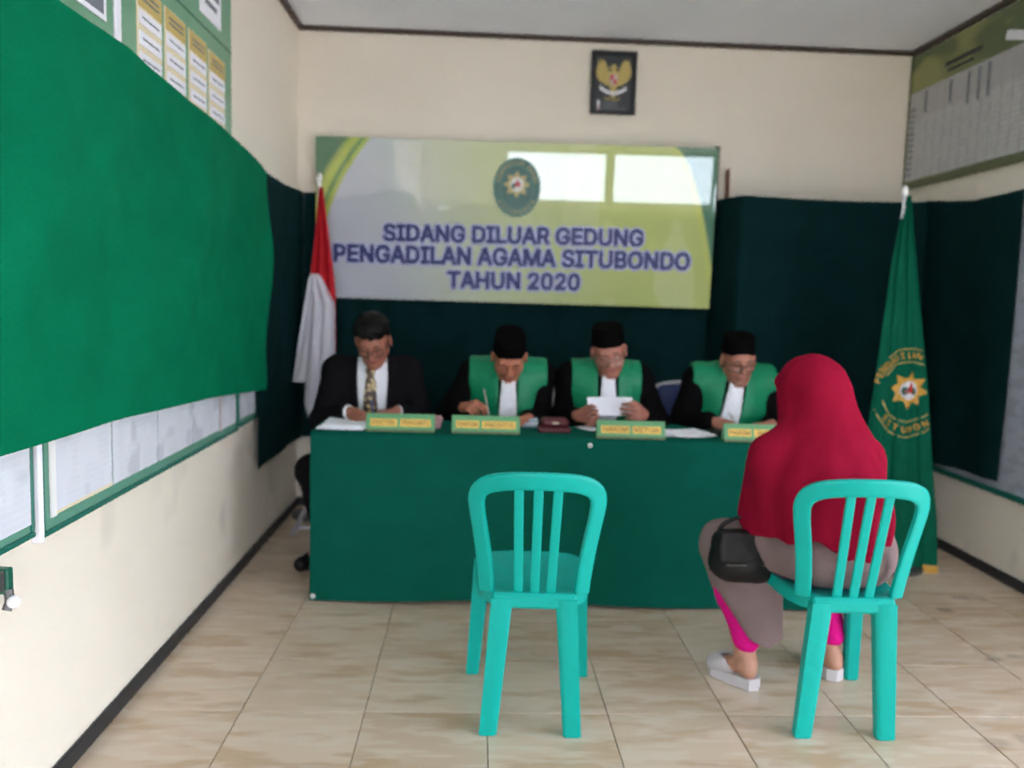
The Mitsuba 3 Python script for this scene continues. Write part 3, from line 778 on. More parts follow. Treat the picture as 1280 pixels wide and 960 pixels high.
# ---------------------------------------------------------------- turquoise plastic chairs
def chair_parts():
    half = np.array([[0.148, 0.455], [0.151, 0.50], [0.160, 0.58], [0.172, 0.66], [0.182, 0.72], [0.185, 0.752], [0.180, 0.778], [0.164, 0.799], [0.134, 0.814], [0.09, 0.823], [0.045, 0.827], [0, 0.828]])
    full = np.vstack([half * [-1, 1], half[-2::-1]])
    s = np.concatenate([[0], np.cumsum(np.linalg.norm(np.diff(full, axis=0), axis=1))])
    q = np.linspace(0, s[-1], 90)
    from scipy.interpolate import PchipInterpolator
    X, Z = PchipInterpolator(s, full[:, 0])(q), PchipInterpolator(s, full[:, 1])(q)
    back_y = lambda x, z: -0.005 - 0.085 * ((z - 0.455) / 0.37) + 0.045 * (x / 0.18) ** 2
    path = np.stack([X, back_y(X, Z), Z], 1)
    nrm = np.stack([-2 * 0.045 * X / 0.18 ** 2, np.ones_like(X), np.full_like(X, 0.085 / 0.37)], 1)
    P = {}
    w = 0.050 + 0.006 * np.clip((Z - 0.7) / 0.1, 0, 1)
    P['backrest_frame'] = [ribbon(path, nrm, w, 0.020)]
    P['slat'] = []
    for x0, x1 in ((-0.050, -0.059), (0.0, 0.0), (0.050, 0.059)):
        t = np.linspace(0, 1, 12)
        x, z = x0 + (x1 - x0) * t, 0.452 + 0.362 * t
        P['slat'].append(ribbon(np.stack([x, back_y(x, z) + 0.001, z], 1), np.tile([0, 1, 0.23], (12, 1)), 0.029, 0.011))
    # seat: a shallow dished shell with a rolled skirt
    n = 72
    a = np.arange(n) * 2 * np.pi / n
    e = 0.55
    ox, oy = np.sign(np.cos(a)) * np.abs(np.cos(a)) ** e, np.sign(np.sin(a)) * np.abs(np.sin(a)) ** e
    yy = 0.215 + 0.225 * oy
    xx = ox * (0.172 + 0.030 * (yy / 0.44))
    rings = []
    for sc, z in ((0.0, 0.444), (0.4, 0.445), (0.75, 0.450), (0.90, 0.457), (0.965, 0.459), (0.995, 0.455), (1.0, 0.445), (1.003, 0.415), (0.985, 0.415), (0.975, 0.438), (0.90, 0.440), (0.4, 0.432), (0.0, 0.431)):
        rings.append(np.stack([xx * sc, 0.215 + (yy - 0.215) * sc, np.full(n, z)], 1))
    V = np.vstack(rings); F = []
    for i in range(len(rings) - 1):
        for k in range(n):
            k2 = (k + 1) % n
            F += [[i * n + k, (i + 1) * n + k2, i * n + k2], [i * n + k, (i + 1) * n + k, (i + 1) * n + k2]]
    m = trimesh.Trimesh(V, np.array(F), process=True); m.fix_normals()
    P['seat'] = [m]
    def leg(tx, ty, bx_, by, tw, td, bw, bd, zt):
        pts = []
        for (cx, cy, z, w, d) in ((tx, ty, zt, tw, td), (bx_, by, 0.002, bw, bd)):
            for px, py in ((-.5, -.32), (-.32, -.5), (.32, -.5), (.5, -.32), (.5, .32), (.32, .5), (-.32, .5), (-.5, .32)):
                pts.append([cx + px * w, cy + py * d, z])
        h = trimesh.convex.convex_hull(np.array(pts))
        # raised outer rib so that the leg reads as a moulded angle
        rib = []
        for (cx, cy, z, w, d) in ((tx, ty, zt, tw, td), (bx_, by, 0.004, bw, bd)):
            sgn = np.sign(tx)
            for px, py in ((.10, -.46), (.50, -.46), (.50, .1), (.10, .1)):
                rib.append([cx + sgn * px * w * 1.06, cy + py * d * 1.12, z])
        return trimesh.boolean.union([h, trimesh.convex.convex_hull(np.array(rib))], engine='manifold')
    P['leg'] = []
    for sx in (-1, 1):
        P['leg'].append(leg(sx * 0.098, 0.0, sx * 0.131, 0.0, 0.064, 0.055, 0.054, 0.044, 0.446))
        P['leg'].append(leg(sx * 0.168, 0.385, sx * 0.197, 0.43, 0.058, 0.055, 0.044, 0.042, 0.44))
    P['rear_rail'] = [bx(-0.13, 0.13, -0.024, 0.006, 0.413, 0.462, 0.008)]
    return P
CH = chair_parts()
def plastic_chair(x, y, rz, lab):
    key = fresh('plastic_chair')
    M = trimesh.transformations.translation_matrix([x, y, 0]) @ trimesh.transformations.rotation_matrix(math.radians(rz), [0, 0, 1])
    for name, ms in CH.items():
        for m in ms:
            put(f'{key}__{name}', place(m, M), 'plastic_turquoise', 40)
    tag(key, lab, 'chair', 'turquoise plastic chairs')
plastic_chair(0.200, 2.53, -2.0, 'empty turquoise plastic chair in front of the table, with nobody on it')
plastic_chair(1.200, 2.527, -2.0, 'turquoise plastic chair on which the woman in red sits')

# ---------------------------------------------------------------- folding chairs behind the table
def folding_chair(x, y, rz, lab, splay=0.0):
    key = fresh('folding_chair')
    M = trimesh.transformations.translation_matrix([x, y, 0]) @ trimesh.transformations.rotation_matrix(math.radians(rz), [0, 0, 1])
    def add(name, m, mt, s=30):
        put(f'{key}__{name}', place(m, M), mt, s)
    f = Field((-0.24, -0.30, 0.38), (0.24, 0.26, 0.98), 0.008)
    f.rbox((0, 0.0, 0.415), (0.19, 0.19, 0.022), 0.02)
    add('seat', f.mesh(), 'vinyl_blue', True)
    f = Field((-0.26, -0.36, 0.60), (0.26, -0.10, 1.0), 0.008)
    f.rbox((0, -0.245, 0.80), (0.185, 0.022, 0.105), 0.021, R=rotm(10))
    add('backrest', f.mesh(), 'vinyl_blue', True)
    for sx in (-1, 1):
        add('leg', tube([[sx * 0.205, 0.24, 0.012], [sx * 0.205, 0.0, 0.40], [sx * 0.205, -0.20, 0.70], [sx * 0.205, -0.255, 0.86]], 0.012), 'frame_metal')
        add('leg', tube([[sx * 0.222, 0.13, 0.40], [sx * (0.222 + 0.45 * splay), -0.07, 0.20], [sx * (0.222 + splay), -0.27, 0.014]], 0.014), 'frame_metal')
    th = np.linspace(0, np.pi, 13)
    add('top_rail', tube(np.stack([0.205 * np.cos(th), np.full(13, -0.262), 0.86 + 0.06 * np.sin(th) ** 0.6], 1), 0.012), 'frame_metal')
    add('stretcher', tube([[-0.222 - 0.89 * splay, -0.225, 0.06], [0.222 + 0.89 * splay, -0.225, 0.06]], 0.009), 'frame_metal')
    add('stretcher', tube([[-0.205, 0.20, 0.08], [0.205, 0.20, 0.08]], 0.009), 'frame_metal')
    tag(key, lab, 'chair', 'folding chairs behind the table')
folding_chair(-0.600, 4.46, 190, 'metal folding chair under the clerk in the black suit at the left end', 0.133)
folding_chair(0.17, 4.46, 180, 'blue folding chair under the robed judge second from the left')
folding_chair(0.64, 4.44, 180, 'blue folding chair under the robed judge who holds the paper')
folding_chair(1.20, 4.44, 176, 'blue folding chair with its back showing beside the rightmost judge')

# ---------------------------------------------------------------- things on the table
TT = TZ + 0.0022
def nameplate(x, y, rz, words, split, lab):
    key = fresh('nameplate')
    w, h, d = 0.300, 0.076, 0.062
    M = trimesh.transformations.translation_matrix([x, y, TT]) @ trimesh.transformations.rotation_matrix(math.radians(rz), [0, 0, 1])
    tri = extrude_polygon(Polygon([(-d / 2, 0), (d / 2, 0), (0.004, h), (-0.004, h)]), w)
    tri.apply_translation([0, 0, -w / 2])
    tri.apply_transform(frame4([0, 0, 0], [0, 1, 0], [0, 0, 1], [1, 0, 0]))
    put(key + '__body', place(tri, M), 'plate_green')
    sl = math.atan2(d / 2 - 0.004, h)
    F = M @ frame4([0, -d / 2, 0], [1, 0, 0], [0, math.sin(sl), math.cos(sl)], [0, -math.cos(sl), math.sin(sl)])
    put(key + '__lower_edge', place(bx(-w / 2, w / 2, 0.001, 0.010, 0, 0.002, 0.0008), F), 'olive_frame')
    u0, u1 = -w / 2 + 0.018, w / 2 - 0.018
    s = u0 + (u1 - u0) * split
    for a, b, wd in ((u0, s - 0.006, words[0]), (s + 0.006, u1, words[1])):
        k2 = put(key + '__name_strip', place(bx(a, b, 0.024, 0.058, 0, 0.002, 0.0008), F), 'plate_yellow')
        m = text_fit(wd, (b - a) * 0.86, 0.020, 0.0010); m.apply_translation([(a + b) / 2, 0.031, 0.002])
        put(k2 + '__lettering', place(m, F), 'ink_dark')
    tag(key, lab, 'nameplate', 'nameplates along the table edge')
nameplate(-0.322, 3.715, 0, ('PANITERA', 'PENGGANTI'), 0.47, 'green nameplate with yellow strips reading PANITERA PENGGANTI in front of the clerk')
nameplate(0.054, 3.715, -1, ('HAKIM', 'ANGGOTA'), 0.41, 'green nameplate reading HAKIM ANGGOTA, second from the left end of the table')
nameplate(0.690, 3.662, -1, ('HAKIM', 'KETUA'), 0.50, 'green nameplate reading HAKIM KETUA in front of the judge with the paper')
nameplate(1.250, 3.650, -1, ('HAKIM', 'ANGGOTA'), 0.41, 'green nameplate reading HAKIM ANGGOTA, half hidden behind the woman in red')

def leaf(x0, x1, y0, y1, z, rz=0, th=0.0012, curl=0.006, seed=0):
    cx, cy = (x0 + x1) / 2, (y0 + y1) / 2
    def S(u, v):
        x, y = (u - 0.5) * (x1 - x0), (v - 0.5) * (y1 - y0)
        zz = curl * (np.abs(u - 0.5) * 2) ** 3 * (0.5 + 0.5 * meshkit.noise(np.stack([u * 3, v * 3, 0 * u], -1), seed))
        c, s = math.cos(math.radians(rz)), math.sin(math.radians(rz))
        return np.stack([cx + c * x - s * y, cy + s * x + c * y, z + th + zz], -1)
    return sheet(S, np.linspace(0, 1, 14), np.linspace(0, 1, 14), th)
put('paper_stack', cat(*[leaf(-0.685 + 0.004 * k, -0.475 + 0.003 * k, 3.70 + 0.003 * k, 4.00, TT + 0.0035 * k, 1.5 * k - 3, 0.0028, 0.003, k) for k in range(5)]), 'paper_white', label='stack of white papers at the left end of the table', category='papers')
put('green_booklet', bx(-0.66, -0.52, 3.98, 4.13, TT, TT + 0.016, 0.003), 'green_plastic', label='small dark green booklet behind the white paper stack', category='booklet')
put('pink_folder', bx(-0.44, -0.150, 3.79, 4.02, TT, TT + 0.030, 0.005), 'folder_pink', label='dull pink folder lying behind the first nameplate', category='folder')
put('tissue_box__box', bx(0.222, 0.300, 3.90, 4.02, TT, TT + 0.040, 0.004), 'box_blue_white')
put('tissue_box__band', bx(0.221, 0.301, 3.899, 4.021, TT + 0.012, TT + 0.024, 0.001), 'paper_white', label='white band')
tag('tissue_box', 'small pale blue box beside the second nameplate', 'box')
put('stamp_case__base', bx(0.292, 0.438, 3.745, 3.86, TT, TT + 0.024, 0.006), 'maroon')
put('stamp_case__lid', bx(0.304, 0.428, 3.755, 3.85, TT + 0.026, TT + 0.062, 0.012), 'maroon')
put('stamp_case__clasp', bx(0.352, 0.382, 3.751, 3.757, TT + 0.040, TT + 0.050, 0.001), 'watch_steel', label='small bright clasp')
tag('stamp_case', 'dark maroon case between the second and third nameplates', 'case')
put('paper_note', leaf(0.50, 0.570, 3.83, 3.96, TT, 25, 0.0015, 0.004, 3), 'paper_white', label='small white slip by the left hand side of the HAKIM KETUA nameplate', category='paper')
put('eraser', bx(0.560, 0.592, 3.79, 3.83, TT, TT + 0.016, 0.003), 'paper_cream', label='small cream block behind the HAKIM KETUA nameplate', category='eraser')
for a, b, c_, d, r, s in ((0.80, 1.01, 3.72, 3.93, -8, 1), (0.87, 1.075, 3.70, 3.92, 14, 5)):
    put(fresh('paper_sheet'), leaf(a, b, c_, d, TT + 0.002 * (s > 3), r, 0.0014, 0.008, s), 'paper_white',
        label='white sheet lying flat between the two right nameplates, ' + ('upper one turned outward' if s > 3 else 'lower one'), category='paper')
put('pen_case', bx(1.09, 1.165, 3.755, 3.86, TT, TT + 0.022, 0.008), 'leather_black', label='small black case left of the rightmost nameplate', category='case')

# ---------------------------------------------------------------- flags
def pleated(L, Rr, ztop, zbot, y, amp, n, ph=0.0, lean=0.0):
    """flag cloth hanging in folds: L(z), R(z) its left and right outline"""
    def S(u, v):
        z = ztop + (zbot - ztop) * v
        l, r = L(z), Rr(z)
        x = l + (r - l) * u
        w = (r - l)
        k = 2 * np.pi * n * u + ph
        yy = y + np.minimum(amp, 0.16 * w + 0.004) * np.sin(k + 1.2 * np.sin(3 * z)) + lean * (u - 0.5) * w
        return np.stack([x + 0.12 * w / n * np.sin(2 * k) * 0.5, yy, z], -1)
    return S
# red and white flag in the left corner
FY = 5.10
put('national_flag__pole', tube([[-0.946, FY + 0.03, 0.0], [-0.946, FY + 0.03, 2.03]], 0.012), 'white_gloss', 40)
put('national_flag__cap', lathe([[0, 0.03], [0.010, 0.026], [0.016, 0.0], [0.013, -0.02], [0, -0.02]], 16, (-0.946, FY + 0.03, 2.035)), 'white_gloss', 40)
put('national_flag__base', lathe([[0, 0], [0.15, 0], [0.15, 0.02], [0.03, 0.05], [0.02, 0.12], [0, 0.12]], 24, (-0.946, FY + 0.03, 0)), 'steel_dark', 40)
Lr = lambda z: interp(z, [1.30, 1.46, 1.75, 1.97], [-0.985, -0.985, -0.955, -0.940])
Rr_ = lambda z: interp(z, [1.02, 1.30, 1.46, 1.97], [-0.835, -0.838, -0.852, -0.920])
put('national_flag__red_stripe', sheet(pleated(Lr, Rr_, 1.975, 1.33, FY - 0.004, 0.016, 2.2), np.linspace(0, 1, 50), np.linspace(0, 1, 50), 0.002), 'flag_red', True, label='red upper half hanging from the pole')
Lw = lambda z: interp(z, [0.56, 0.62, 0.70, 1.05, 1.46, 1.5], [-0.965, -1.00, -1.02, -1.005, -0.985, -0.985])
Rw = lambda z: interp(z, [0.56, 0.8, 1.0, 1.30, 1.46, 1.5], [-0.87, -0.84, -0.836, -0.843, -0.925, -0.98])
put('national_flag__white_stripe', sheet(pleated(Lw, Rw, 1.47, 0.56, FY - 0.035, 0.016, 2.5, 1.0), np.linspace(0, 1, 50), np.linspace(0, 1, 60), 0.002), 'flag_white', True, label='white lower half')
Ll = lambda z: interp(z, [0.83, 1.1, 1.44], [-1.083, -1.045, -0.990])
Rl = lambda z: interp(z, [0.83, 1.1, 1.44], [-1.005, -0.985, -0.955])
put('national_flag__white_fold', sheet(pleated(Ll, Rl, 1.45, 0.83, FY - 0.058, 0.010, 0.9, 0.4), np.linspace(0, 1, 30), np.linspace(0, 1, 40), 0.002), 'flag_white', True, label='nearer white fold')
put('national_flag__red_edge', sheet(pleated(lambda z: Rw(z) - 0.012, lambda z: np.maximum(Rw(z) + 0.004, -0.838), 1.38, 1.02, FY - 0.018, 0.006, 0.5), np.linspace(0, 1, 8), np.linspace(0, 1, 30), 0.002), 'flag_red', True)
tag('national_flag', 'red and white flag drooping from a white pole in the left corner behind the clerk', 'flag')

# green court flag at the right
GY = 4.24
put('court_flag__pole', tube([[2.230, GY + 0.05, 0.0], [2.150, GY + 0.03, 1.945]], 0.011), 'white_gloss', 40)
put('court_flag__cap', lathe([[0, 0.034], [0.012, 0.028], [0.018, 0.0], [0.015, -0.02], [0, -0.02]], 16, (2.149, GY + 0.03, 1.955)), 'white_gloss', 40, label='white pole cap')
put('court_flag__base', lathe([[0, 0], [0.16, 0], [0.16, 0.02], [0.03, 0.05], [0.02, 0.12], [0, 0.12]], 24, (2.230, GY + 0.05, 0)), 'steel_dark', 40)
put('court_flag__hoist_sleeve', tube([[2.138, GY + 0.01, 1.93], [2.126, GY - 0.02, 1.88], [2.110, GY - 0.03, 1.815]], [0.011, 0.009, 0.004]), 'paper_white', 40, label='white hoist sleeve at the top')
GL = lambda z: interp(z, [0.01, 0.28, 0.575, 0.96, 1.31, 1.59, 1.81, 1.93], [2.04, 2.01, 2.0, 2.035, 2.052, 2.072, 2.106, 2.135])
GR = lambda z: interp(z, [0.01, 0.28, 0.575, 0.96, 1.31, 1.59, 1.81, 1.93], [2.43, 2.405, 2.36, 2.304, 2.248, 2.205, 2.168, 2.150])
GS = pleated(GL, GR, 1.93, 0.010, GY - 0.03, 0.014, 2.6, 0.6)
put('court_flag__cloth', sheet(GS, np.linspace(0, 1, 110), np.linspace(0, 1, 110), 0.002), 'flag_green', True)
fr_ = sheet(lambda u, v: GS(u, 0.985 + 0.022 * v) + np.stack([0 * u, 0 * u - 0.004, 0 * u], -1), np.linspace(0.86, 1, 20), np.linspace(0, 1, 5), 0.004)
put('court_flag__fringe', fr_, 'gold', True, label='yellow fringe along the lower edge')
def on_flag(name, poly, z, mt):
    """lays a flat shape on the hanging cloth; x to the right, y up, centred at the emblem"""
    m = poly if isinstance(poly, trimesh.Trimesh) else ext(poly, 0.001)
    v, f = trimesh.remesh.subdivide_to_size(np.array(m.vertices), np.array(m.faces), 0.012)
    cx, cz = 2.214, 0.955
    x, zz = cx + v[:, 0], cz + v[:, 1]
    keep = x < GR(zz) - 0.004
    f = f[keep[f].all(1)]
    if len(f) == 0:
        return
    u = (x - GL(zz)) / (GR(zz) - GL(zz)); vv = (1.93 - zz) / (1.93 - 0.010)
    P = GS(u, vv)
    P[:, 0] = x
    P[:, 1] -= 0.0035 + 0.0012 * z + v[:, 2]
    put('court_flag__' + name, trimesh.Trimesh(P, f, process=False), mt)
def ring(a, b, t, lo, hi):
    th = np.radians(np.linspace(lo, hi, 40))
    return Polygon(np.vstack([np.stack([a * np.cos(th), b * np.sin(th)], 1), np.stack([(a - t) * np.cos(th[::-1]), (b - t) * np.sin(th[::-1])], 1)]))
on_flag('emblem_star', star(8, 0.096, 0.062, 84), 1, 'gold')
on_flag('emblem_disc', oval(0.047, 0.050), 2, 'flag_white')
on_flag('emblem_heart', affinity.translate(star(3, 0.040, 0.018, 80), 0.004, 0.004), 3, 'red_enamel')
on_flag('emblem_leaf', affinity.translate(oval(0.014, 0.022), -0.026, -0.004), 3, 'logo_green')
on_flag('emblem_leaf', affinity.translate(oval(0.012, 0.020), 0.030, -0.006), 3, 'logo_green')
for a, b, lo, hi in ((0.190, 0.215, 50, 130), (0.150, 0.148, 55, 150), (0.150, 0.165, 200, 318), (0.190, 0.245, 205, 322)):
    on_flag('emblem_ring', ring(a, b, 0.006, lo, hi), 1, 'gold_pale')
on_flag('emblem_lettering', arc_text('PENGADILAN AGAMA', 0.168, 0.180, 166, 14, 0.029, 0.001), 2, 'gold')
on_flag('emblem_lettering', arc_text('SITUBONDO', 0.168, 0.203, 225, 330, 0.030, 0.001, True), 2, 'gold')
tag('court_flag', 'green flag with a gold star emblem drooping from a pole at right', 'flag')
# ---------------------------------------------------------------- people
SKIN = np.array([0.34, 0.128, 0.085])

def head_prims(f, c, R):
    """adds a head to the field; local axes of R: x to the person's right, y forward, z up"""
    g = lambda *p: c + R @ np.array(p, float)
    f.ell(g(0, -0.012, 0.036), (0.076, 0.095, 0.084), R, 0.01)
    f.ell(g(0, 0.026, -0.032), (0.062, 0.062, 0.080), R, 0.03)
    for s in (-1, 1):
        f.cap(g(s * 0.054, -0.002, -0.052), g(s * 0.020, 0.060, -0.100), 0.015, 0.015, 0.03)
        f.ell(g(s * 0.043, 0.060, -0.018), (0.022, 0.020, 0.018), R, 0.025)
    f.ell(g(0, 0.068, -0.098), (0.020, 0.018, 0.016), R, 0.025)
    f.cap(g(-0.042, 0.078, 0.022), g(0.042, 0.078, 0.022), 0.011, k=0.02)
    for s in (-1, 1):
        f.ell(g(s * 0.031, 0.100, 0.002), (0.017, 0.016, 0.011), R, 0.014, True)
        f.ell(g(s * 0.031, 0.076, 0.001), (0.0145, 0.0135, 0.0125), R, 0.004)
    f.cap(g(0, 0.086, 0.014), g(0, 0.110, -0.028), 0.0065, 0.0105, 0.012)
    for s in (-1, 1):
        f.ell(g(s * 0.0125, 0.098, -0.031), (0.0085, 0.010, 0.0075), R, 0.008)
    f.cap(g(-0.017, 0.086, -0.057), g(0.017, 0.086, -0.057), 0.0068, k=0.008)
    f.cap(g(-0.014, 0.085, -0.068), g(0.014, 0.085, -0.068), 0.0070, k=0.007)
    for s in (-1, 1):
        f.ell(g(s * 0.081, -0.006, -0.004), (0.010, 0.019, 0.032), R @ rotm(0, 0, -s * 18), 0.008)
        f.ell(g(s * 0.090, 0.000, -0.002), (0.006, 0.009, 0.016), R, 0.006, True)

def head_paint(V, col, c, R, beard=0.0, brow=(0.02, 0.015, 0.012), tash=0.0):
    L = (V - c) @ R
    x, y, z = L.T
    def blend(w, c2):
        col[:] = col * (1 - w[:, None]) + np.array(c2) * w[:, None]
    front = (y > 0.05) & (np.abs(x) < 0.08) & (z > -0.13) & (z < 0.10)
    ss = lambda a, b, t: np.clip((t - a) / (b - a), 0, 1)
    blend(front * ss(0.9, 0.5, ((x) / 0.026) ** 2 + ((z + 0.062) / 0.0125) ** 2) * 0.6, (0.30, 0.085, 0.075))
    bw = np.abs(np.abs(x) - 0.032) / 0.019
    blend(front * ss(1.0, 0.6, bw) * ss(0.0055, 0.003, np.abs(z - 0.0225 + 0.004 * bw ** 2)) * 0.85, brow)
    blend(front * ss(1.0, 0.7, np.abs(np.abs(x) - 0.031) / 0.016) * ss(0.0035, 0.0018, np.abs(z + 0.0045)) * 0.85, (0.03, 0.02, 0.018))
    if tash:
        blend(front * ss(1.0, 0.6, np.abs(x) / 0.028) * ss(0.006, 0.003, np.abs(z + 0.0465)) * tash, (0.05, 0.04, 0.035))
    if beard:
        blend(((y > 0.02) & (z < -0.03) & (z > -0.14) & (np.abs(x) < 0.07)) * ss(-0.045, -0.085, z) * beard, (0.10, 0.075, 0.06))

FING = ((0.029, 0.085, (0.042, 0.026, 0.021)), (0.0095, 0.089, (0.046, 0.029, 0.022)), (-0.010, 0.085, (0.042, 0.027, 0.021)), (-0.0285, 0.077, (0.033, 0.021, 0.019)))

def hand_prims(f, w, X, Y, curls, thumb=(0.55, 0.75, -0.25), tcurl=(15, 25), spread=4):
    """w wrist; X towards the thumb, Y along the fingers; the back of the hand looks along Z = away from the palm"""
    X, Y = np.array(X, float), np.array(Y, float)
    Y /= np.linalg.norm(Y); X -= Y * (X @ Y); X /= np.linalg.norm(X)
    Z = np.cross(X, Y)
    if hand_prims.side * Z[2] * 1.0 < 0 and hand_prims.auto:
        Z = -Z
    g = lambda a, b, c_: w + a * X + b * Y + c_ * Z
    for kx, ky, _ in FING:
        f.cap(g(kx * 0.55, 0.012, 0), g(kx, ky, 0), 0.0135, 0.0115, 0.012)
    f.cap(g(0.012, 0.02, -0.006), g(0.028, 0.055, -0.006), 0.015, 0.011, 0.012)
    tips = []
    for i, (kx, ky, ls) in enumerate(FING):
        p, a = g(kx, ky, 0), 0.0
        sp = math.radians((1.5 - i) * spread)
        cc = curls[i] if isinstance(curls[0], (tuple, list)) else curls
        for j, L in enumerate(ls):
            a += math.radians(cc[j])
            d = math.cos(a) * (math.cos(sp) * Y + math.sin(sp) * X) - math.sin(a) * Z
            q = p + L * d
            r = (0.0092, 0.0085, 0.0078, 0.0072)
            f.cap(p, q, r[j], r[j + 1], 0.004)
            p = q
        tips.append(p)
    d = thumb[0] * X + thumb[1] * Y + thumb[2] * Z; d /= np.linalg.norm(d)
    p = g(0.024, 0.026, -0.006)
    q = p + 0.042 * d; f.cap(p, q, 0.0125, 0.0105, 0.010); p = q
    for L, tc, r in ((0.032, tcurl[0], 0.0098), (0.026, tcurl[1], 0.0086)):
        a = math.radians(tc)
        d = math.cos(a) * d + math.sin(a) * (-X * 0.8 - 0.3 * Z); d /= np.linalg.norm(d)
        q = p + L * d; f.cap(p, q, r, r * 0.9, 0.004); p = q
    return tips, p
hand_prims.side, hand_prims.auto = 1, True

def elbow(S, W, l1, l2, hint):
    S, W = np.array(S, float), np.array(W, float)
    d = W - S; L = np.linalg.norm(d); u = d / L
    L2 = min(L, (l1 + l2) * 0.995)
    a = (l1 ** 2 - l2 ** 2 + L2 ** 2) / (2 * L2)
    h = math.sqrt(max(l1 ** 2 - a ** 2, 0))
    n = np.array(hint, float); n -= u * (n @ u); n /= np.linalg.norm(n)
    return S + u * a + n * h

def torso(f, J, g=0.0, k=0.06):
    """trunk from hips to shoulders, grown by g"""
    f.ell(J['hip'] + [0, 0, 0.03], np.array([0.165, 0.125, 0.13]) + g, None, k)
    f.cap(J['hip'] + [0, 0.01, 0.08], J['chest'] + [0, -0.01, -0.06], 0.125 + g, 0.13 + g, k)
    f.ell(J['chest'], np.array([0.165, 0.112, 0.17]) + g, rotm(-J['lean']), k)
    for s in ('R', 'L'):
        f.cap(J['neck'] + [0, -0.01, -0.035], J['sh' + s] + [0, 0, 0.0], 0.055 + g * 0.7, 0.055 + g, k * 0.8)

def finish(m, M):
    m = m.copy(); m.apply_transform(M)
    return m

def joints(P):
    J = {k: np.array(v, float) for k, v in P.items() if k in ('hip', 'chest', 'neck', 'head', 'shR', 'shL', 'wrR', 'wrL', 'knR', 'knL', 'anR', 'anL', 'toR', 'toL')}
    J['lean'] = P.get('lean', 15)
    for s in ('R', 'L'):
        J['el' + s] = elbow(J['sh' + s], J['wr' + s], 0.275, 0.245, P.get('hint' + s, [0.06 if s == 'R' else -0.06, -0.6, -0.8]))
    return J

def build_body(P, J, HR, res=0.005):
    pts = np.array([v for k, v in J.items() if k != 'lean'])
    f = Field(pts.min(0) - [0.20, 0.20, 0.06], pts.max(0) + [0.20, 0.24, 0.18], res)
    torso(f, J)
    f.cap(J['neck'] + [0, -0.01, -0.05], J['head'] + HR @ np.array([0, -0.022, -0.055]), 0.058, 0.052, 0.03)
    for s in ('R', 'L'):
        f.cap(J['sh' + s], J['el' + s], 0.052, 0.040, 0.03)
        f.cap(J['el' + s], J['wr' + s], 0.040, 0.026, 0.015)
        hx = 0.09 if s == 'R' else -0.09
        f.cap(J['hip'] + [hx, 0.0, 0.0], J['kn' + s], 0.088, 0.058, 0.04)
        f.cap(J['kn' + s], J['kn' + s] * 0.55 + J['an' + s] * 0.45 + [0, -0.015, 0], 0.057, 0.052, 0.03)
        f.cap(J['kn' + s] * 0.55 + J['an' + s] * 0.45 + [0, -0.015, 0], J['an' + s], 0.052, 0.036, 0.03)
        to = J['to' + s]
        f.cap(J['an' + s] + [0, 0, -0.03], to, 0.036, 0.024, 0.02)
        f.cap(J['an' + s] + [0, -0.02, -0.03], J['an' + s] + [0, -0.03, -0.045], 0.033, 0.030, 0.02)
    tips = {}
    for s in ('R', 'L'):
        h = P['hand' + s]
        hand_prims.auto = h.get('auto', True)
        hand_prims.side = 1
        w, Y = J['wr' + s], np.array(h['Y'], float)
        tips[s] = hand_prims(f, w, h['X'], Y, h['curls'], h.get('thumb', (0.55, 0.75, -0.25)), h.get('tcurl', (15, 25)), h.get('spread', 4))
    head_prims(f, J['head'], HR)
    m = f.mesh()
    col = np.tile(np.array(P.get('skin', SKIN)), (len(m.vertices), 1))
    n = meshkit.fbm(m.vertices * 30, 2, 3) - 0.5
    col *= (1 + 0.16 * n)[:, None]
    head_paint(m.vertices, col, J['head'], HR, P.get('beard', 0), P.get('brow', (0.02, 0.015, 0.012)), P.get('tash', 0))
    return m, col, tips

def glasses(key, c, R, M, mt='glasses_black', down=0.0):
    g = lambda *p: c + R @ np.array(p, float)
    a = np.arange(28) * 2 * np.pi / 28
    for s in (-1, 1):
        ca, sa = np.cos(a), np.sin(a)
        e = 0.6
        px = s * 0.033 + 0.0255 * np.sign(ca) * np.abs(ca) ** e
        pz = -0.003 - down + 0.0175 * np.sign(sa) * np.abs(sa) ** e
        py = 0.108 - 9.0 * (np.abs(px) - 0.01).clip(0) ** 2
        put(key + '__glasses_rim', finish(tube([g(x, y, z) for x, y, z in zip(px, py, pz)], 0.0021 if mt == 'glasses_black' else 0.0013, 8, True), M), mt, 40)
        ring_ = np.array([g(x, y, z) for x, y, z in zip(px, py, pz)])
        V = np.vstack([ring_, ring_.mean(0)]); n = len(ring_)
        put(key + '__lens', finish(trimesh.Trimesh(V, [[k, (k + 1) % n, n] for k in range(n)], process=False), M), 'lens_glass')
        put(key + '__temple', finish(tube([g(s * 0.0585, 0.086, 0.006 - down), g(s * 0.076, 0.05, 0.008 - down), g(s * 0.084, -0.01, 0.012), g(s * 0.083, -0.03, 0.004)], 0.0018, 8), M), mt, 40)
    put(key + '__bridge', finish(tube([g(-0.009, 0.108, 0.002 - down), g(0, 0.112, 0.005 - down), g(0.009, 0.108, 0.002 - down)], 0.0020, 8), M), mt, 40)

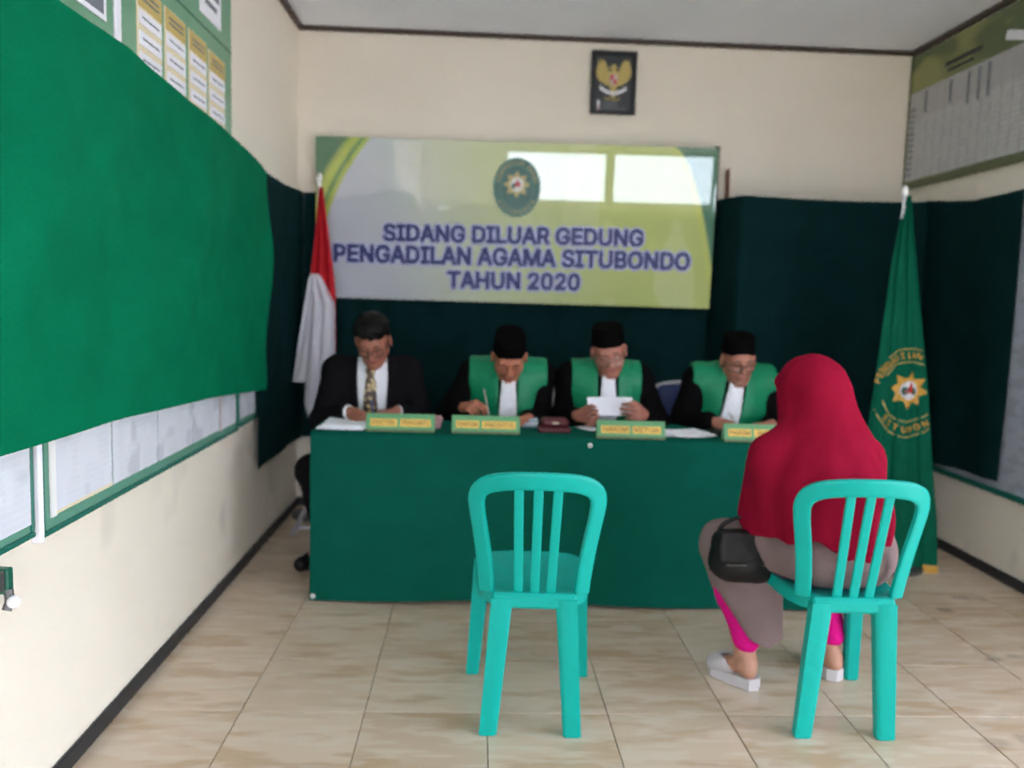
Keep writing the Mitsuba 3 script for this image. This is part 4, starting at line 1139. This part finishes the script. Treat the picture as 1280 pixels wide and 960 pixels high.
def cap_songkok(key, c, R, M, tilt=-6):
    """black oval felt cap with a flat top"""
    prof = [[0.0, 0.084], [0.030, 0.085], [0.060, 0.088], [0.070, 0.087], [0.0745, 0.081], [0.0785, 0.04], [0.082, 0.0], [0.0805, -0.002], [0.078, 0.0], [0.0, 0.01]]
    m = lathe(prof, 40, sx=1.0, sy=1.17)
    m = m.subdivide() if len(m.faces) < 400 else m
    v = m.vertices
    v[:, 2] -= 0.006 * np.exp(-(v[:, 0] / 0.018) ** 2) * (v[:, 2] > 0.06)   # crease along the crown
    Rt = R @ rotm(tilt)
    A = np.eye(4); A[:3, :3] = Rt; A[:3, 3] = c + R @ np.array([0, -0.014, 0.044])
    m.apply_transform(A)
    put(key + '__cap', finish(m, M), 'felt_black', 50, label='black felt cap')

def pen(key, tip, toward, M, col='pen_blue'):
    tip, d = np.array(tip, float), np.array(toward, float)
    d /= np.linalg.norm(d)
    put(key, finish(tube([tip, tip + 0.010 * d, tip + 0.012 * d, tip + 0.13 * d, tip + 0.138 * d], [0.0008, 0.003, 0.0042, 0.0042, 0.003], 10), M), col, 40)

def shoe_mesh(an, to, h=0.008, low=0.0):
    pts = np.vstack([an, to])
    f = Field(pts.min(0) - 0.12, pts.max(0) + 0.12, 0.005)
    f.cap(an + [0, -0.02, -0.045], to + [0, 0, -0.008], 0.044, 0.036, 0.03)
    f.cap(an + [0, 0, -0.02], an + [0, -0.01, -0.045], 0.046, 0.044, 0.03)
    f.carve(lambda P: np.maximum(0.003 - P[..., 2], P[..., 2] - 0.095))
    return f.mesh()

def legs_cloth(key, J, M, material, name='trousers', g=0.016, hem=0.035):
    pts = np.array([J[k] for k in ('hip', 'knR', 'knL', 'anR', 'anL')])
    f = Field(pts.min(0) - 0.22, pts.max(0) + 0.20, 0.008)
    f.ell(J['hip'], (0.185, 0.145, 0.12), None, 0.05)
    for s in ('R', 'L'):
        hx = 0.09 if s == 'R' else -0.09
        f.cap(J['hip'] + [hx, 0, 0], J['kn' + s], 0.090 + g, 0.062 + g, 0.04)
        f.cap(J['kn' + s], J['an' + s] + [0, 0, hem], 0.062 + g, 0.046 + g, 0.03)
    f.fold(0.008, (14, 14, 9), 5)
    put(f'{key}__{name}', finish(f.mesh(), M), material, True)

def sleeves(f, J, r0, r1, r2, cut=0.02, k=0.04):
    for s in ('R', 'L'):
        f.cap(J['sh' + s], J['el' + s], r0, r1, k)
        d = J['wr' + s] - J['el' + s]; d /= np.linalg.norm(d)
        f.cap(J['el' + s], J['wr' + s] - d * (cut + r2 * 0.6), r1, r2, k * 0.6)

def person_frame(x, y, rz):
    return trimesh.transformations.translation_matrix([x, y, 0]) @ trimesh.transformations.rotation_matrix(math.radians(rz), [0, 0, 1])

PEN_CURL = ((48, 52, 30), (52, 58, 34), (58, 66, 40), (62, 70, 42))
REST_CURL = ((14, 20, 14), (16, 24, 16), (18, 26, 18), (20, 28, 18))
GRIP_CURL = ((30, 50, 30), (34, 54, 34), (38, 58, 36), (42, 60, 36))

def judge(x, y, rz, P, lab, gap=0.046, bib=0.034, bibtilt=0.0, wear_glasses=False, stole_w=0.195, pen_at=None):
    key = fresh('person')
    tag(key, lab, 'person', 'robed judges behind the table')
    M = person_frame(x, y, rz)
    J = joints(P)
    HR = rotm(-P['pitch'], P.get('roll', 0), P.get('yaw', 0))
    m, col, tips = build_body(P, J, HR)
    put(key + '__body', finish(m, M), 'skin', True, color=col)
    cap_songkok(key, J['head'], HR, M, P.get('cap', -4))
    # robe: trunk, wide sleeves and a lap that falls over the thighs
    pts = np.array([v for k, v in J.items() if k != 'lean'])
    lo, hi = pts.min(0) - [0.24, 0.24, 0.08], pts.max(0) + [0.24, 0.20, 0.05]
    f = Field(lo, hi, 0.007)
    torso(f, J, 0.022, 0.07)
    trunk = Field(lo, hi, 0.007); torso(trunk, J, 0.022, 0.07)
    sleeves(f, J, 0.068, 0.070, 0.060)
    for s in ('R', 'L'):
        hx = 0.09 if s == 'R' else -0.09
        f.cap(J['hip'] + [hx, 0, 0], J['kn' + s] + [0, 0, 0.0], 0.115, 0.085, 0.06)
        f.cap(J['kn' + s], J['an' + s] + [0, 0, 0.10], 0.085, 0.085, 0.05)
    f.fold(0.010, (10, 10, 6), 3)
    nk = J['neck']
    f.cap(nk + [0, 0.03, -0.01], nk + [0, 0.0, 0.12], 0.058, 0.075, 0.01, True)
    put(key + '__robe', finish(f.mesh(), M), 'robe_black', True)
    sl, Pt = trunk.points()
    X, Y, Z = Pt[..., 0], Pt[..., 1], Pt[..., 2]
    tv = trunk.v
    chest = J['chest']
    n = (meshkit.fbm(np.stack([X * 11, Y * 5, Z * 4], -1), 2, 8) - 0.5) * 0.010
    slope = (Y - (chest[1] - 0.02)) - (Z - chest[2]) * math.tan(math.radians(J['lean'])) * 0.6
    region = np.maximum.reduce([np.abs(X) - stole_w, 0.66 - Z, -(slope + 0.055)])
    front = slope > 0.0
    mid = np.where(front | (Z < nk[2] - 0.03), gap - np.abs(X - bibtilt * (Z - nk[2])), 0.052 - np.abs(X))
    st = np.maximum.reduce([tv - 0.018 - n, -(tv - 0.004), region, mid])
    g2 = Field(lo, hi, 0.007); g2.v = st.astype(np.float32)
    put(key + '__stole', finish(g2.mesh(), M), 'satin_green', True, label='broad green satin front panels')
    wid = bib * (0.75 + 0.5 * np.clip((nk[2] - Z) / 0.3, 0, 1))
    pl_ = 0.004 * np.cos((X - bibtilt * (Z - nk[2])) * 2 * np.pi / 0.018)
    bb = np.maximum.reduce([tv - 0.028 - pl_, -(tv - 0.006), np.abs(X - bibtilt * (Z - nk[2])) - wid, 0.72 - Z, Z - nk[2] - 0.035, -(slope - 0.015)])
    g3 = Field(lo, hi, 0.007); g3.v = bb.astype(np.float32)
    put(key + '__bib', finish(g3.mesh(), M), 'shirt_white', True, label='white pleated neck bib')
    legs_cloth(key, J, M, 'suit_black')
    for s in ('R', 'L'):
        put(key + '__shoe', finish(shoe_mesh(J['an' + s], J['to' + s]), M), 'leather_black', True)
    if wear_glasses:
        glasses(key, J['head'], HR, M, wear_glasses, 0.006)
    return key, M, J, tips

def arms_out(P, r, l):
    P['hintR'], P['hintL'] = (r, -0.5, -0.8), (-l, -0.5, -0.8)

def seated(dx=0.0, head_y=0.19, head_z=1.115, lean=20):
    return dict(hip=(0, 0.0, 0.54), chest=(dx * 0.5, 0.085, 0.85), neck=(dx, 0.125, 1.015), head=(dx, head_y, head_z), lean=lean,
                shR=(0.168 + dx, 0.10, 0.975), shL=(-0.168 + dx, 0.10, 0.975),
                knR=(0.15, 0.40, 0.53), knL=(-0.15, 0.40, 0.53), anR=(0.15, 0.34, 0.10), anL=(-0.15, 0.34, 0.10), toR=(0.17, 0.49, 0.045), toL=(-0.17, 0.49, 0.045))

# ---- clerk in a black suit at the left end
P = seated(0.0, 0.215, 1.135, 22)
P.update(pitch=30, yaw=-12, roll=4, wrR=(0.105, 0.425, 0.815), wrL=(-0.115, 0.37, 0.812),
         handR=dict(X=(-0.8, 0.3, 0.5), Y=(-0.45, 0.75, -0.30), curls=PEN_CURL, thumb=(0.35, 0.9, -0.35), tcurl=(20, 20)),
         handL=dict(X=(0.35, 0.9, 0.1), Y=(0.9, 0.25, -0.06), curls=REST_CURL), tash=0.3,
         knR=(0.275, 0.34, 0.52), anR=(0.215, 0.16, 0.10), toR=(0.335, 0.25, 0.045))
arms_out(P, 0.65, 0.6)
key = fresh('person')
tag(key, 'bareheaded clerk in a black suit and patterned tie writing at the table', 'person')
M = person_frame(-0.530, 4.36, 188)
J = joints(P); HR = rotm(-P['pitch'], P['roll'], P['yaw'])
m, col, tips = build_body(P, J, HR)
put(key + '__body', finish(m, M), 'skin', True, color=col)
c = J['head']
f = Field(c - 0.16, c + 0.17, 0.004)
g = lambda *p: c + HR @ np.array(p, float)
f.ell(g(0, -0.016, 0.045), (0.084, 0.103, 0.090), HR, 0.01)
f.cap(g(-0.045, 0.055, 0.098), g(0.050, 0.058, 0.094), 0.026, 0.024, 0.04)
f.ell(g(0, 0.0, 0.085), (0.078, 0.090, 0.055), HR, 0.03)
f.fold(0.0065, (38, 38, 60), 2)
Hl = lambda Pn: (Pn - c) @ HR
def hair_cut(Pn):
    L = Hl(Pn); x, y, z = L[..., 0], L[..., 1], L[..., 2]
    face = np.minimum.reduce([y - 0.045 + 0.25 * (z - 0.03) * 0, 0.062 - z + 0.20 * x + 0.008 * np.sin(x * 160), 0.09 - np.abs(x)])   # inside the face window
    side = np.minimum(y - 0.012, 0.052 - z)
    nape = -0.045 - z
    ear = 0.024 - np.linalg.norm((L - np.stack([np.sign(x) * 0.086, 0 * y - 0.006, 0 * z - 0.006], -1)), axis=-1)
    return np.maximum.reduce([face, side, nape, ear])
f.carve(hair_cut)
put(key + '__hair', finish(f.mesh(), M), 'hair_black', True, label='short black hair')
pts = np.array([v for k, v in J.items() if k != 'lean'])
lo, hi = pts.min(0) - [0.22, 0.22, 0.06], pts.max(0) + [0.22, 0.18, 0.05]
nk, ch = J['neck'], J['chest']
f = Field(lo, hi, 0.007)
torso(f, J, 0.024, 0.06); sleeves(f, J, 0.072, 0.064, 0.050, 0.012)
f.fold(0.008, (12, 12, 7), 6)
def vee(Pn):
    x, y, z = Pn[..., 0], Pn[..., 1], Pn[..., 2]
    w = np.interp(z, [0.62, 0.70, 0.95, 1.03, 1.10], [0.045, 0.060, 0.075, 0.072, 0.070])
    return np.minimum(w - np.abs(x), y - (ch[1] + 0.0) + np.clip(z - 0.93, 0, 1) * 0.6)
f.carve(vee)
f.cap(nk + [0, 0.02, -0.01], nk + [0, 0.0, 0.12], 0.064, 0.08, 0.008, True)
f.carve(lambda Pn: 0.56 - Pn[..., 2])
put(key + '__jacket', finish(f.mesh(), M), 'suit_black', True, label='open black suit jacket')
f = Field(lo, hi, 0.006)
torso(f, J, 0.010, 0.06)
for s in ('R', 'L'):
    d = J['wr' + s] - J['el' + s]; d /= np.linalg.norm(d)
    f.cap(J['el' + s] + d * 0.10, J['wr' + s] - d * 0.022, 0.040, 0.037, 0.01)
f.cap(nk + [0, -0.005, -0.02], nk + [0, 0.012, 0.030], 0.066, 0.060, 0.02)
f.cap(nk + [0, 0.0, 0.02], nk + [0, 0.02, 0.12], 0.055, 0.065, 0.004, True)
f.carve(lambda Pn: 0.60 - Pn[..., 2])
put(key + '__shirt', finish(f.mesh(), M), 'shirt_white', True, label='white shirt')
tr = Field(lo, hi, 0.006); torso(tr, J, 0.010, 0.06)
tr.cap(nk + [0, -0.005, -0.02], nk + [0, 0.012, 0.030], 0.066, 0.060, 0.02)
sl, Pt = tr.points()
X, Y, Z = Pt[..., 0], Pt[..., 1], Pt[..., 2]
w = np.interp(Z, [0.66, 0.70, 0.93, 0.965, 0.985, 1.01], [0.006, 0.042, 0.026, 0.017, 0.024, 0.024])
tr.v = np.maximum.reduce([tr.v - 0.016, -(tr.v - 0.001), np.abs(X - 0.01) - w, 0.665 - Z, Z - nk[2] + 0.012, -(Y - ch[1])]).astype(np.float32)
put(key + '__tie', finish(tr.mesh(), M), 'tie_silk', True, label='brown and gold patterned tie')
legs_cloth(key, J, M, 'suit_black')
for s in ('R', 'L'):
    put(key + '__shoe', finish(shoe_mesh(J['an' + s], J['to' + s]), M), 'leather_black', True)
glasses(key, J['head'], HR, M, 'glasses_black', 0.005)
tipR = (tips['R'][0][0] + tips['R'][1]) / 2
put(key + '__wristwatch', finish(place(trimesh.creation.torus(0.033, 0.006, 28, 10), frame4(J['wrL'] * 0.93 + J['elL'] * 0.07, *np.linalg.svd(np.outer(J['wrL'] - J['elL'], [1, 0, 0]))[0].T[[1, 2, 0]])), M), 'watch_steel', True)
pen(fresh('pen'), tipR + [-0.01, 0.02, -0.028], (0.15, -0.35, 0.95), M)
tag(list(scene)[-1], 'thin dark pen in the right hand of the clerk in the black suit', 'pen')

# ---- judge second from the left, head bowed low
P = seated(0.0, 0.235, 1.075, 20)
P.update(pitch=36, yaw=0, roll=0, wrR=(0.215, 0.34, 0.835), wrL=(-0.09, 0.42, 0.800),
         handR=dict(X=(-0.75, 0.3, 0.55), Y=(-0.30, 0.55, 0.15), curls=PEN_CURL, thumb=(0.35, 0.9, -0.35)),
         handL=dict(X=(0.5, 0.8, 0.1), Y=(0.75, 0.45, -0.05), curls=REST_CURL), skin=(0.42, 0.150, 0.090), tash=0.4)
arms_out(P, 0.55, 0.12)
key, M, J, tips = judge(0.165, 4.36, 180, P, 'robed judge second from the left, head bowed, writing behind the HAKIM ANGGOTA plate', gap=0.046, bib=0.040)
pen(fresh('pen'), (tips['R'][0][0] + tips['R'][1]) / 2 + [-0.015, 0.015, -0.028], (0.2, -0.3, 0.9), M, 'watch_steel')
tag(list(scene)[-1], 'bright thin pen in the hand of the judge second from the left', 'pen')

# ---- judge reading a sheet, third from the left
P = seated(0.0, 0.205, 1.115, 18)
P.update(pitch=20, yaw=-6, roll=7, cap=4, wrR=(0.165, 0.36, 0.815), wrL=(-0.155, 0.36, 0.825),
         handR=dict(X=(-0.35, 0.4, 0.85), Y=(-0.75, 0.55, 0.05), curls=GRIP_CURL, thumb=(0.5, 0.85, -0.1)),
         handL=dict(X=(0.25, 0.35, 0.9), Y=(0.40, 0.65, 0.18), curls=GRIP_CURL, thumb=(0.4, 0.9, -0.1)), skin=(0.38, 0.148, 0.105), brow=(0.10, 0.08, 0.07))
arms_out(P, 0.20, 0.60)
key, M, J, tips = judge(0.655, 4.34, 180, P, 'robed judge in the middle of the bench reading a white sheet held in both hands', gap=0.050, bib=0.040, wear_glasses='watch_steel', stole_w=0.175)
def S_held(u, v):
    x = 0.536 + (0.752 - 0.536) * u
    return np.stack([x, 3.925 + 0.055 * v + 0.010 * np.sin(np.pi * u), 0.822 + 0.082 * v + 0.004 * u], -1)
put('held_paper', sheet(S_held, np.linspace(0, 1, 20), np.linspace(0, 1, 10), 0.0015), 'paper_white', True, label='white sheet held up in both hands by the middle judge', category='paper')

# ---- rightmost judge
P = seated(0.0, 0.20, 1.085, 18)
P.update(pitch=12, yaw=2, roll=2, cap=-2, wrR=(0.145, 0.40, 0.800), wrL=(-0.13, 0.38, 0.795),
         handR=dict(X=(-0.8, 0.3, 0.5), Y=(-0.40, 0.75, -0.15), curls=PEN_CURL, thumb=(0.35, 0.9, -0.35)),
         handL=dict(X=(0.35, 0.9, 0.1), Y=(0.9, 0.3, -0.03), curls=REST_CURL), skin=(0.38, 0.155, 0.105), tash=0.25, beard=0.3, brow=(0.06, 0.05, 0.045))
arms_out(P, 0.75, 0.40)
key, M, J, tips = judge(1.315, 4.36, 178, P, 'robed judge at the right end of the bench, in glasses, facing the woman in red', gap=0.050, bib=0.042, bibtilt=-0.18, wear_glasses='glasses_black', stole_w=0.212)
pen(fresh('pen'), (tips['R'][0][0] + tips['R'][1]) / 2 + [-0.012, 0.018, -0.028], (0.5, -0.35, 0.9), M, 'watch_steel')
tag(list(scene)[-1], 'slim pen in the hand of the rightmost judge', 'pen')

# ---------------------------------------------------------------- the woman in red, seen from behind
WX, WY, WR = 1.215, 2.70, 6.0
M = person_frame(WX, WY, WR)
P = dict(hip=(0.0, 0.0, 0.55), chest=(-0.02, 0.055, 0.77), neck=(-0.035, 0.105, 0.925), head=(-0.050, 0.155, 1.060), lean=18,
         shR=(0.110, 0.09, 0.860), shL=(-0.165, 0.10, 0.860), wrR=(0.07, 0.34, 0.66), wrL=(-0.12, 0.34, 0.66),
         hintR=(0.2, -0.7, -0.6), hintL=(-0.2, -0.7, -0.6),
         knR=(0.115, 0.375, 0.50), knL=(-0.245, 0.350, 0.475), anR=(0.155, 0.255, 0.105), anL=(-0.200, 0.205, 0.115), toR=(0.160, 0.390, 0.035), toL=(-0.255, 0.305, 0.040),
         handR=dict(X=(-0.7, 0.5, 0.3), Y=(-0.7, 0.6, -0.2), curls=REST_CURL), handL=dict(X=(0.7, 0.5, 0.3), Y=(0.7, 0.6, -0.2), curls=REST_CURL),
         pitch=16, yaw=32, roll=0, skin=(0.44, 0.22, 0.15))
key = fresh('person')
tag(key, 'woman in a long crimson headscarf sitting on a turquoise chair, seen from behind', 'person')
J = joints(P); HR = rotm(-P['pitch'], 0, P['yaw'])
m, col, tips = build_body(P, J, HR)
put(key + '__body', finish(m, M), 'skin', True, color=col)
# leggings
pts = np.array([J[k] for k in ('hip', 'knR', 'knL', 'anR', 'anL')])
f = Field(pts.min(0) - 0.2, pts.max(0) + 0.18, 0.006)
f.ell(J['hip'], (0.17, 0.135, 0.11), None, 0.05)
for s in ('R', 'L'):
    hx = 0.09 if s == 'R' else -0.09
    f.cap(J['hip'] + [hx, 0, 0], J['kn' + s], 0.095, 0.068, 0.04)
    mid = J['kn' + s] * 0.6 + J['an' + s] * 0.4 + [0, -0.015, 0]
    f.cap(J['kn' + s], mid, 0.066, 0.064, 0.03)
    f.cap(mid, J['an' + s] + [0, 0, 0.050], 0.064, 0.045, 0.03)
f.fold(0.006, (16, 16, 22), 7)
f.carve(lambda Pn: 0.130 - Pn[..., 2])
put(key + '__leggings', finish(f.mesh(), M), 'leggings_pink', True, label='bright pink leggings')
# tunic: hips, lap and a hem that hangs over the left knee
lo, hi = np.array([-0.46, -0.26, 0.10]), np.array([0.36, 0.60, 1.0])
f = Field(lo, hi, 0.007)
torso(f, J, 0.008, 0.05); sleeves(f, J, 0.050, 0.045, 0.042)
f.ell(J['hip'] + [0.0, -0.02, 0.0], (0.172, 0.150, 0.105), None, 0.06)
for s in ('R', 'L'):
    hx = 0.08 if s == 'R' else -0.08
    f.cap(J['hip'] + [hx, 0.02, 0.0], J['kn' + s] + [0, 0, 0.005], 0.110, 0.082, 0.06)
f.cap(J['knL'] + [0.0, -0.03, 0.0], J['knL'] + [0.015, -0.09, -0.16], 0.088, 0.080, 0.05)
f.cap(J['knL'] + [0.06, -0.10, -0.02], J['knL'] + [0.085, -0.15, -0.33], 0.080, 0.075, 0.06)
f.cap(J['knL'] + [0.15, -0.12, -0.02], J['knL'] + [0.16, -0.16, -0.25], 0.070, 0.065, 0.06)
f.cap(J['knR'] + [-0.02, -0.02, 0.0], J['knR'] + [-0.03, -0.03, -0.15], 0.080, 0.080, 0.05)
f.fold(0.012, (9, 9, 5), 11)
f.carve(lambda Pn: (np.interp(Pn[..., 0], [-0.36, -0.33, -0.27, -0.21, -0.15, -0.10, 0.0, 0.2], [0.42, 0.395, 0.29, 0.19, 0.165, 0.20, 0.30, 0.36]) - Pn[..., 2]) * 0.8)
f.carve(lambda Pn: np.where((Pn[..., 1] < 0.10) | (Pn[..., 0] > -0.10), 0.464 - Pn[..., 2], -1.0))
f.cap(J['neck'] + [0, 0, -0.01], J['neck'] + [0, 0.0, 0.12], 0.058, 0.075, 0.01, True)
put(key + '__tunic', finish(f.mesh(), M), 'tunic_mauve', True, label='mauve grey tunic over the lap')
# headscarf
c = J['head']
lo, hi = np.array([-0.48, -0.36, 0.40]), np.array([0.36, 0.44, 1.28])
f = Field(lo, hi, 0.007)
g = lambda *p: c + HR @ np.array(p, float)
f.ell(g(0, -0.014, 0.035), (0.098, 0.114, 0.105), HR, 0.01)
f.ell(g(0, 0.030, -0.030), (0.086, 0.090, 0.098), HR, 0.03)
f.cap(g(0, 0.088, 0.060), g(0, 0.080, -0.075), 0.030, 0.024, 0.03)
f.cap(c + [0.035, -0.055, -0.01], J['neck'] + [0.050, -0.035, -0.015], 0.086, 0.098, 0.06)
f.cap(c + [0.005, -0.005, -0.075], J['neck'] + [0.0, 0.0, -0.05], 0.080, 0.105, 0.05)
f.cap(J['neck'] + [0.03, -0.01, -0.02], J['shR'] + [0.01, 0.0, -0.01], 0.092, 0.080, 0.07)
f.cap(J['neck'] + [-0.03, 0.0, -0.02], J['shL'] + [-0.030, 0.0, -0.005], 0.092, 0.084, 0.07)
f.ell((-0.040, 0.01, 0.74), (0.192, 0.175, 0.20), None, 0.07)
f.ell((-0.030, -0.035, 0.64), (0.182, 0.140, 0.20), None, 0.07)
f.cap((-0.182, 0.10, 0.80), (-0.198, 0.12, 0.60), 0.074, 0.072, 0.06)
f.cap((-0.15, 0.22, 0.80), (-0.180, 0.22, 0.62), 0.078, 0.072, 0.06)
f.cap((0.112, 0.09, 0.80), (0.122, 0.08, 0.60), 0.072, 0.068, 0.06)
f.cap((0.08, 0.20, 0.80), (0.08, 0.22, 0.66), 0.080, 0.072, 0.06)
f.fold(0.009, (9, 9, 3.0), 21)
sl, Pn = f.points()
an = np.arctan2(Pn[..., 0] + 0.02, -(Pn[..., 1] - 0.05))
f.v += (0.007 * np.sin(an * 11 + 4 * Pn[..., 2]) * np.clip((0.95 - Pn[..., 2]) * 4, 0, 1) * (np.abs(f.v) < 0.06)).astype(np.float32)
hem = lambda Pn: np.interp(Pn[..., 0], [-0.34, -0.27, -0.21, -0.14, -0.06, 0.02, 0.10, 0.20, 0.26], [0.66, 0.575, 0.60, 0.63, 0.58, 0.512, 0.505, 0.535, 0.60])
f.carve(lambda Pn: (hem(Pn) + 0.05 * np.clip((Pn[..., 1] - 0.12) / 0.1, 0, 1) - Pn[..., 2]) * 0.8)
f.ell(g(0, 0.132, -0.012), (0.052, 0.056, 0.074), HR, 0.012, True)          # opening for the face
put(key + '__headscarf', finish(f.mesh(), M), 'hijab_crimson', True, label='long crimson headscarf falling to the hips')
# slip-on shoes, heels out
for s in ('R', 'L'):
    an_, to = J['an' + s], J['to' + s]
    d = to - an_; d[2] = 0; d /= np.linalg.norm(d); sd = np.array([-d[1], d[0], 0])
    heel, toe = an_ - d * 0.035, to + d * 0.03
    out = [heel + sd * 0.032 - d * 0.01, heel - sd * 0.032 - d * 0.01, heel - d * 0.026, heel + d * 0.05 + sd * 0.036, heel + d * 0.05 - sd * 0.036, to + sd * 0.046, to - sd * 0.046, toe + sd * 0.02, toe - sd * 0.02]
    pts = np.array([[p[0], p[1], z] for p in out for z in (0.002, 0.030)])
    for i in range(len(pts)):
        back = np.clip(((to - pts[i]) @ d) / 0.16, 0, 1)
        pts[i, 2] += (0.016 * back if pts[i, 2] > 0.01 else 0)
    put(key + '__shoe_sole', finish(trimesh.convex.convex_hull(pts), M), 'shoe_white', 40, label='pale slip-on sole')
    f = Field(np.minimum(an_, to) - 0.12, np.maximum(an_, to) + 0.12, 0.005)
    f.cap(an_ + d * 0.075 + [0, 0, -0.052], to + d * 0.004, 0.046, 0.042, 0.02)
    f.carve(lambda Pn: np.maximum.reduce([0.012 - Pn[..., 2], Pn[..., 2] - 0.088, (((to + d * 0.035) - Pn) @ d) - 0.130]))
    f.cap(an_ + [0, 0, -0.01], to + [0, 0, 0.0], 0.037, 0.030, 0.004, True)
    put(key + '__shoe_upper', finish(f.mesh(), M), 'shoe_white', True, label='pale shoe upper')

# black handbag on her lap
HB = M @ trimesh.transformations.translation_matrix([-0.235, 0.155, 0.515]) @ trimesh.transformations.rotation_matrix(math.radians(-8), [0, 0, 1])
f = Field((-0.19, -0.13, -0.16), (0.19, 0.13, 0.16), 0.006)
f.rbox((0, 0, -0.01), (0.125, 0.060, 0.082), 0.045)
f.ell((0, 0, -0.05), (0.125, 0.075, 0.055), None, 0.05)
f.fold(0.008, (14, 14, 14), 9)
put('handbag__body', finish(f.mesh(), HB), 'leather_black', True)
f = Field((-0.19, -0.13, -0.16), (0.19, 0.13, 0.16), 0.006)
f.rbox((0, -0.050, 0.022), (0.120, 0.020, 0.060), 0.019, R=rotm(-12))
f.fold(0.008, (16, 16, 16), 4)
put('handbag__flap', finish(f.mesh(), HB), 'leather_black', True)
put('handbag__zip', finish(bx(-0.095, 0.095, -0.078, -0.068, -0.034, -0.028, 0.002), HB), 'steel_dark')
th = np.linspace(0.05, np.pi - 0.05, 20)
put('handbag__strap', finish(tube(np.stack([0.105 * np.cos(th), 0.01 + 0 * th, 0.055 + 0.06 * np.sin(th)], 1), 0.007), HB), 'leather_black', 40)
tag('handbag', 'black leather handbag resting on the lap of the woman in red', 'handbag')
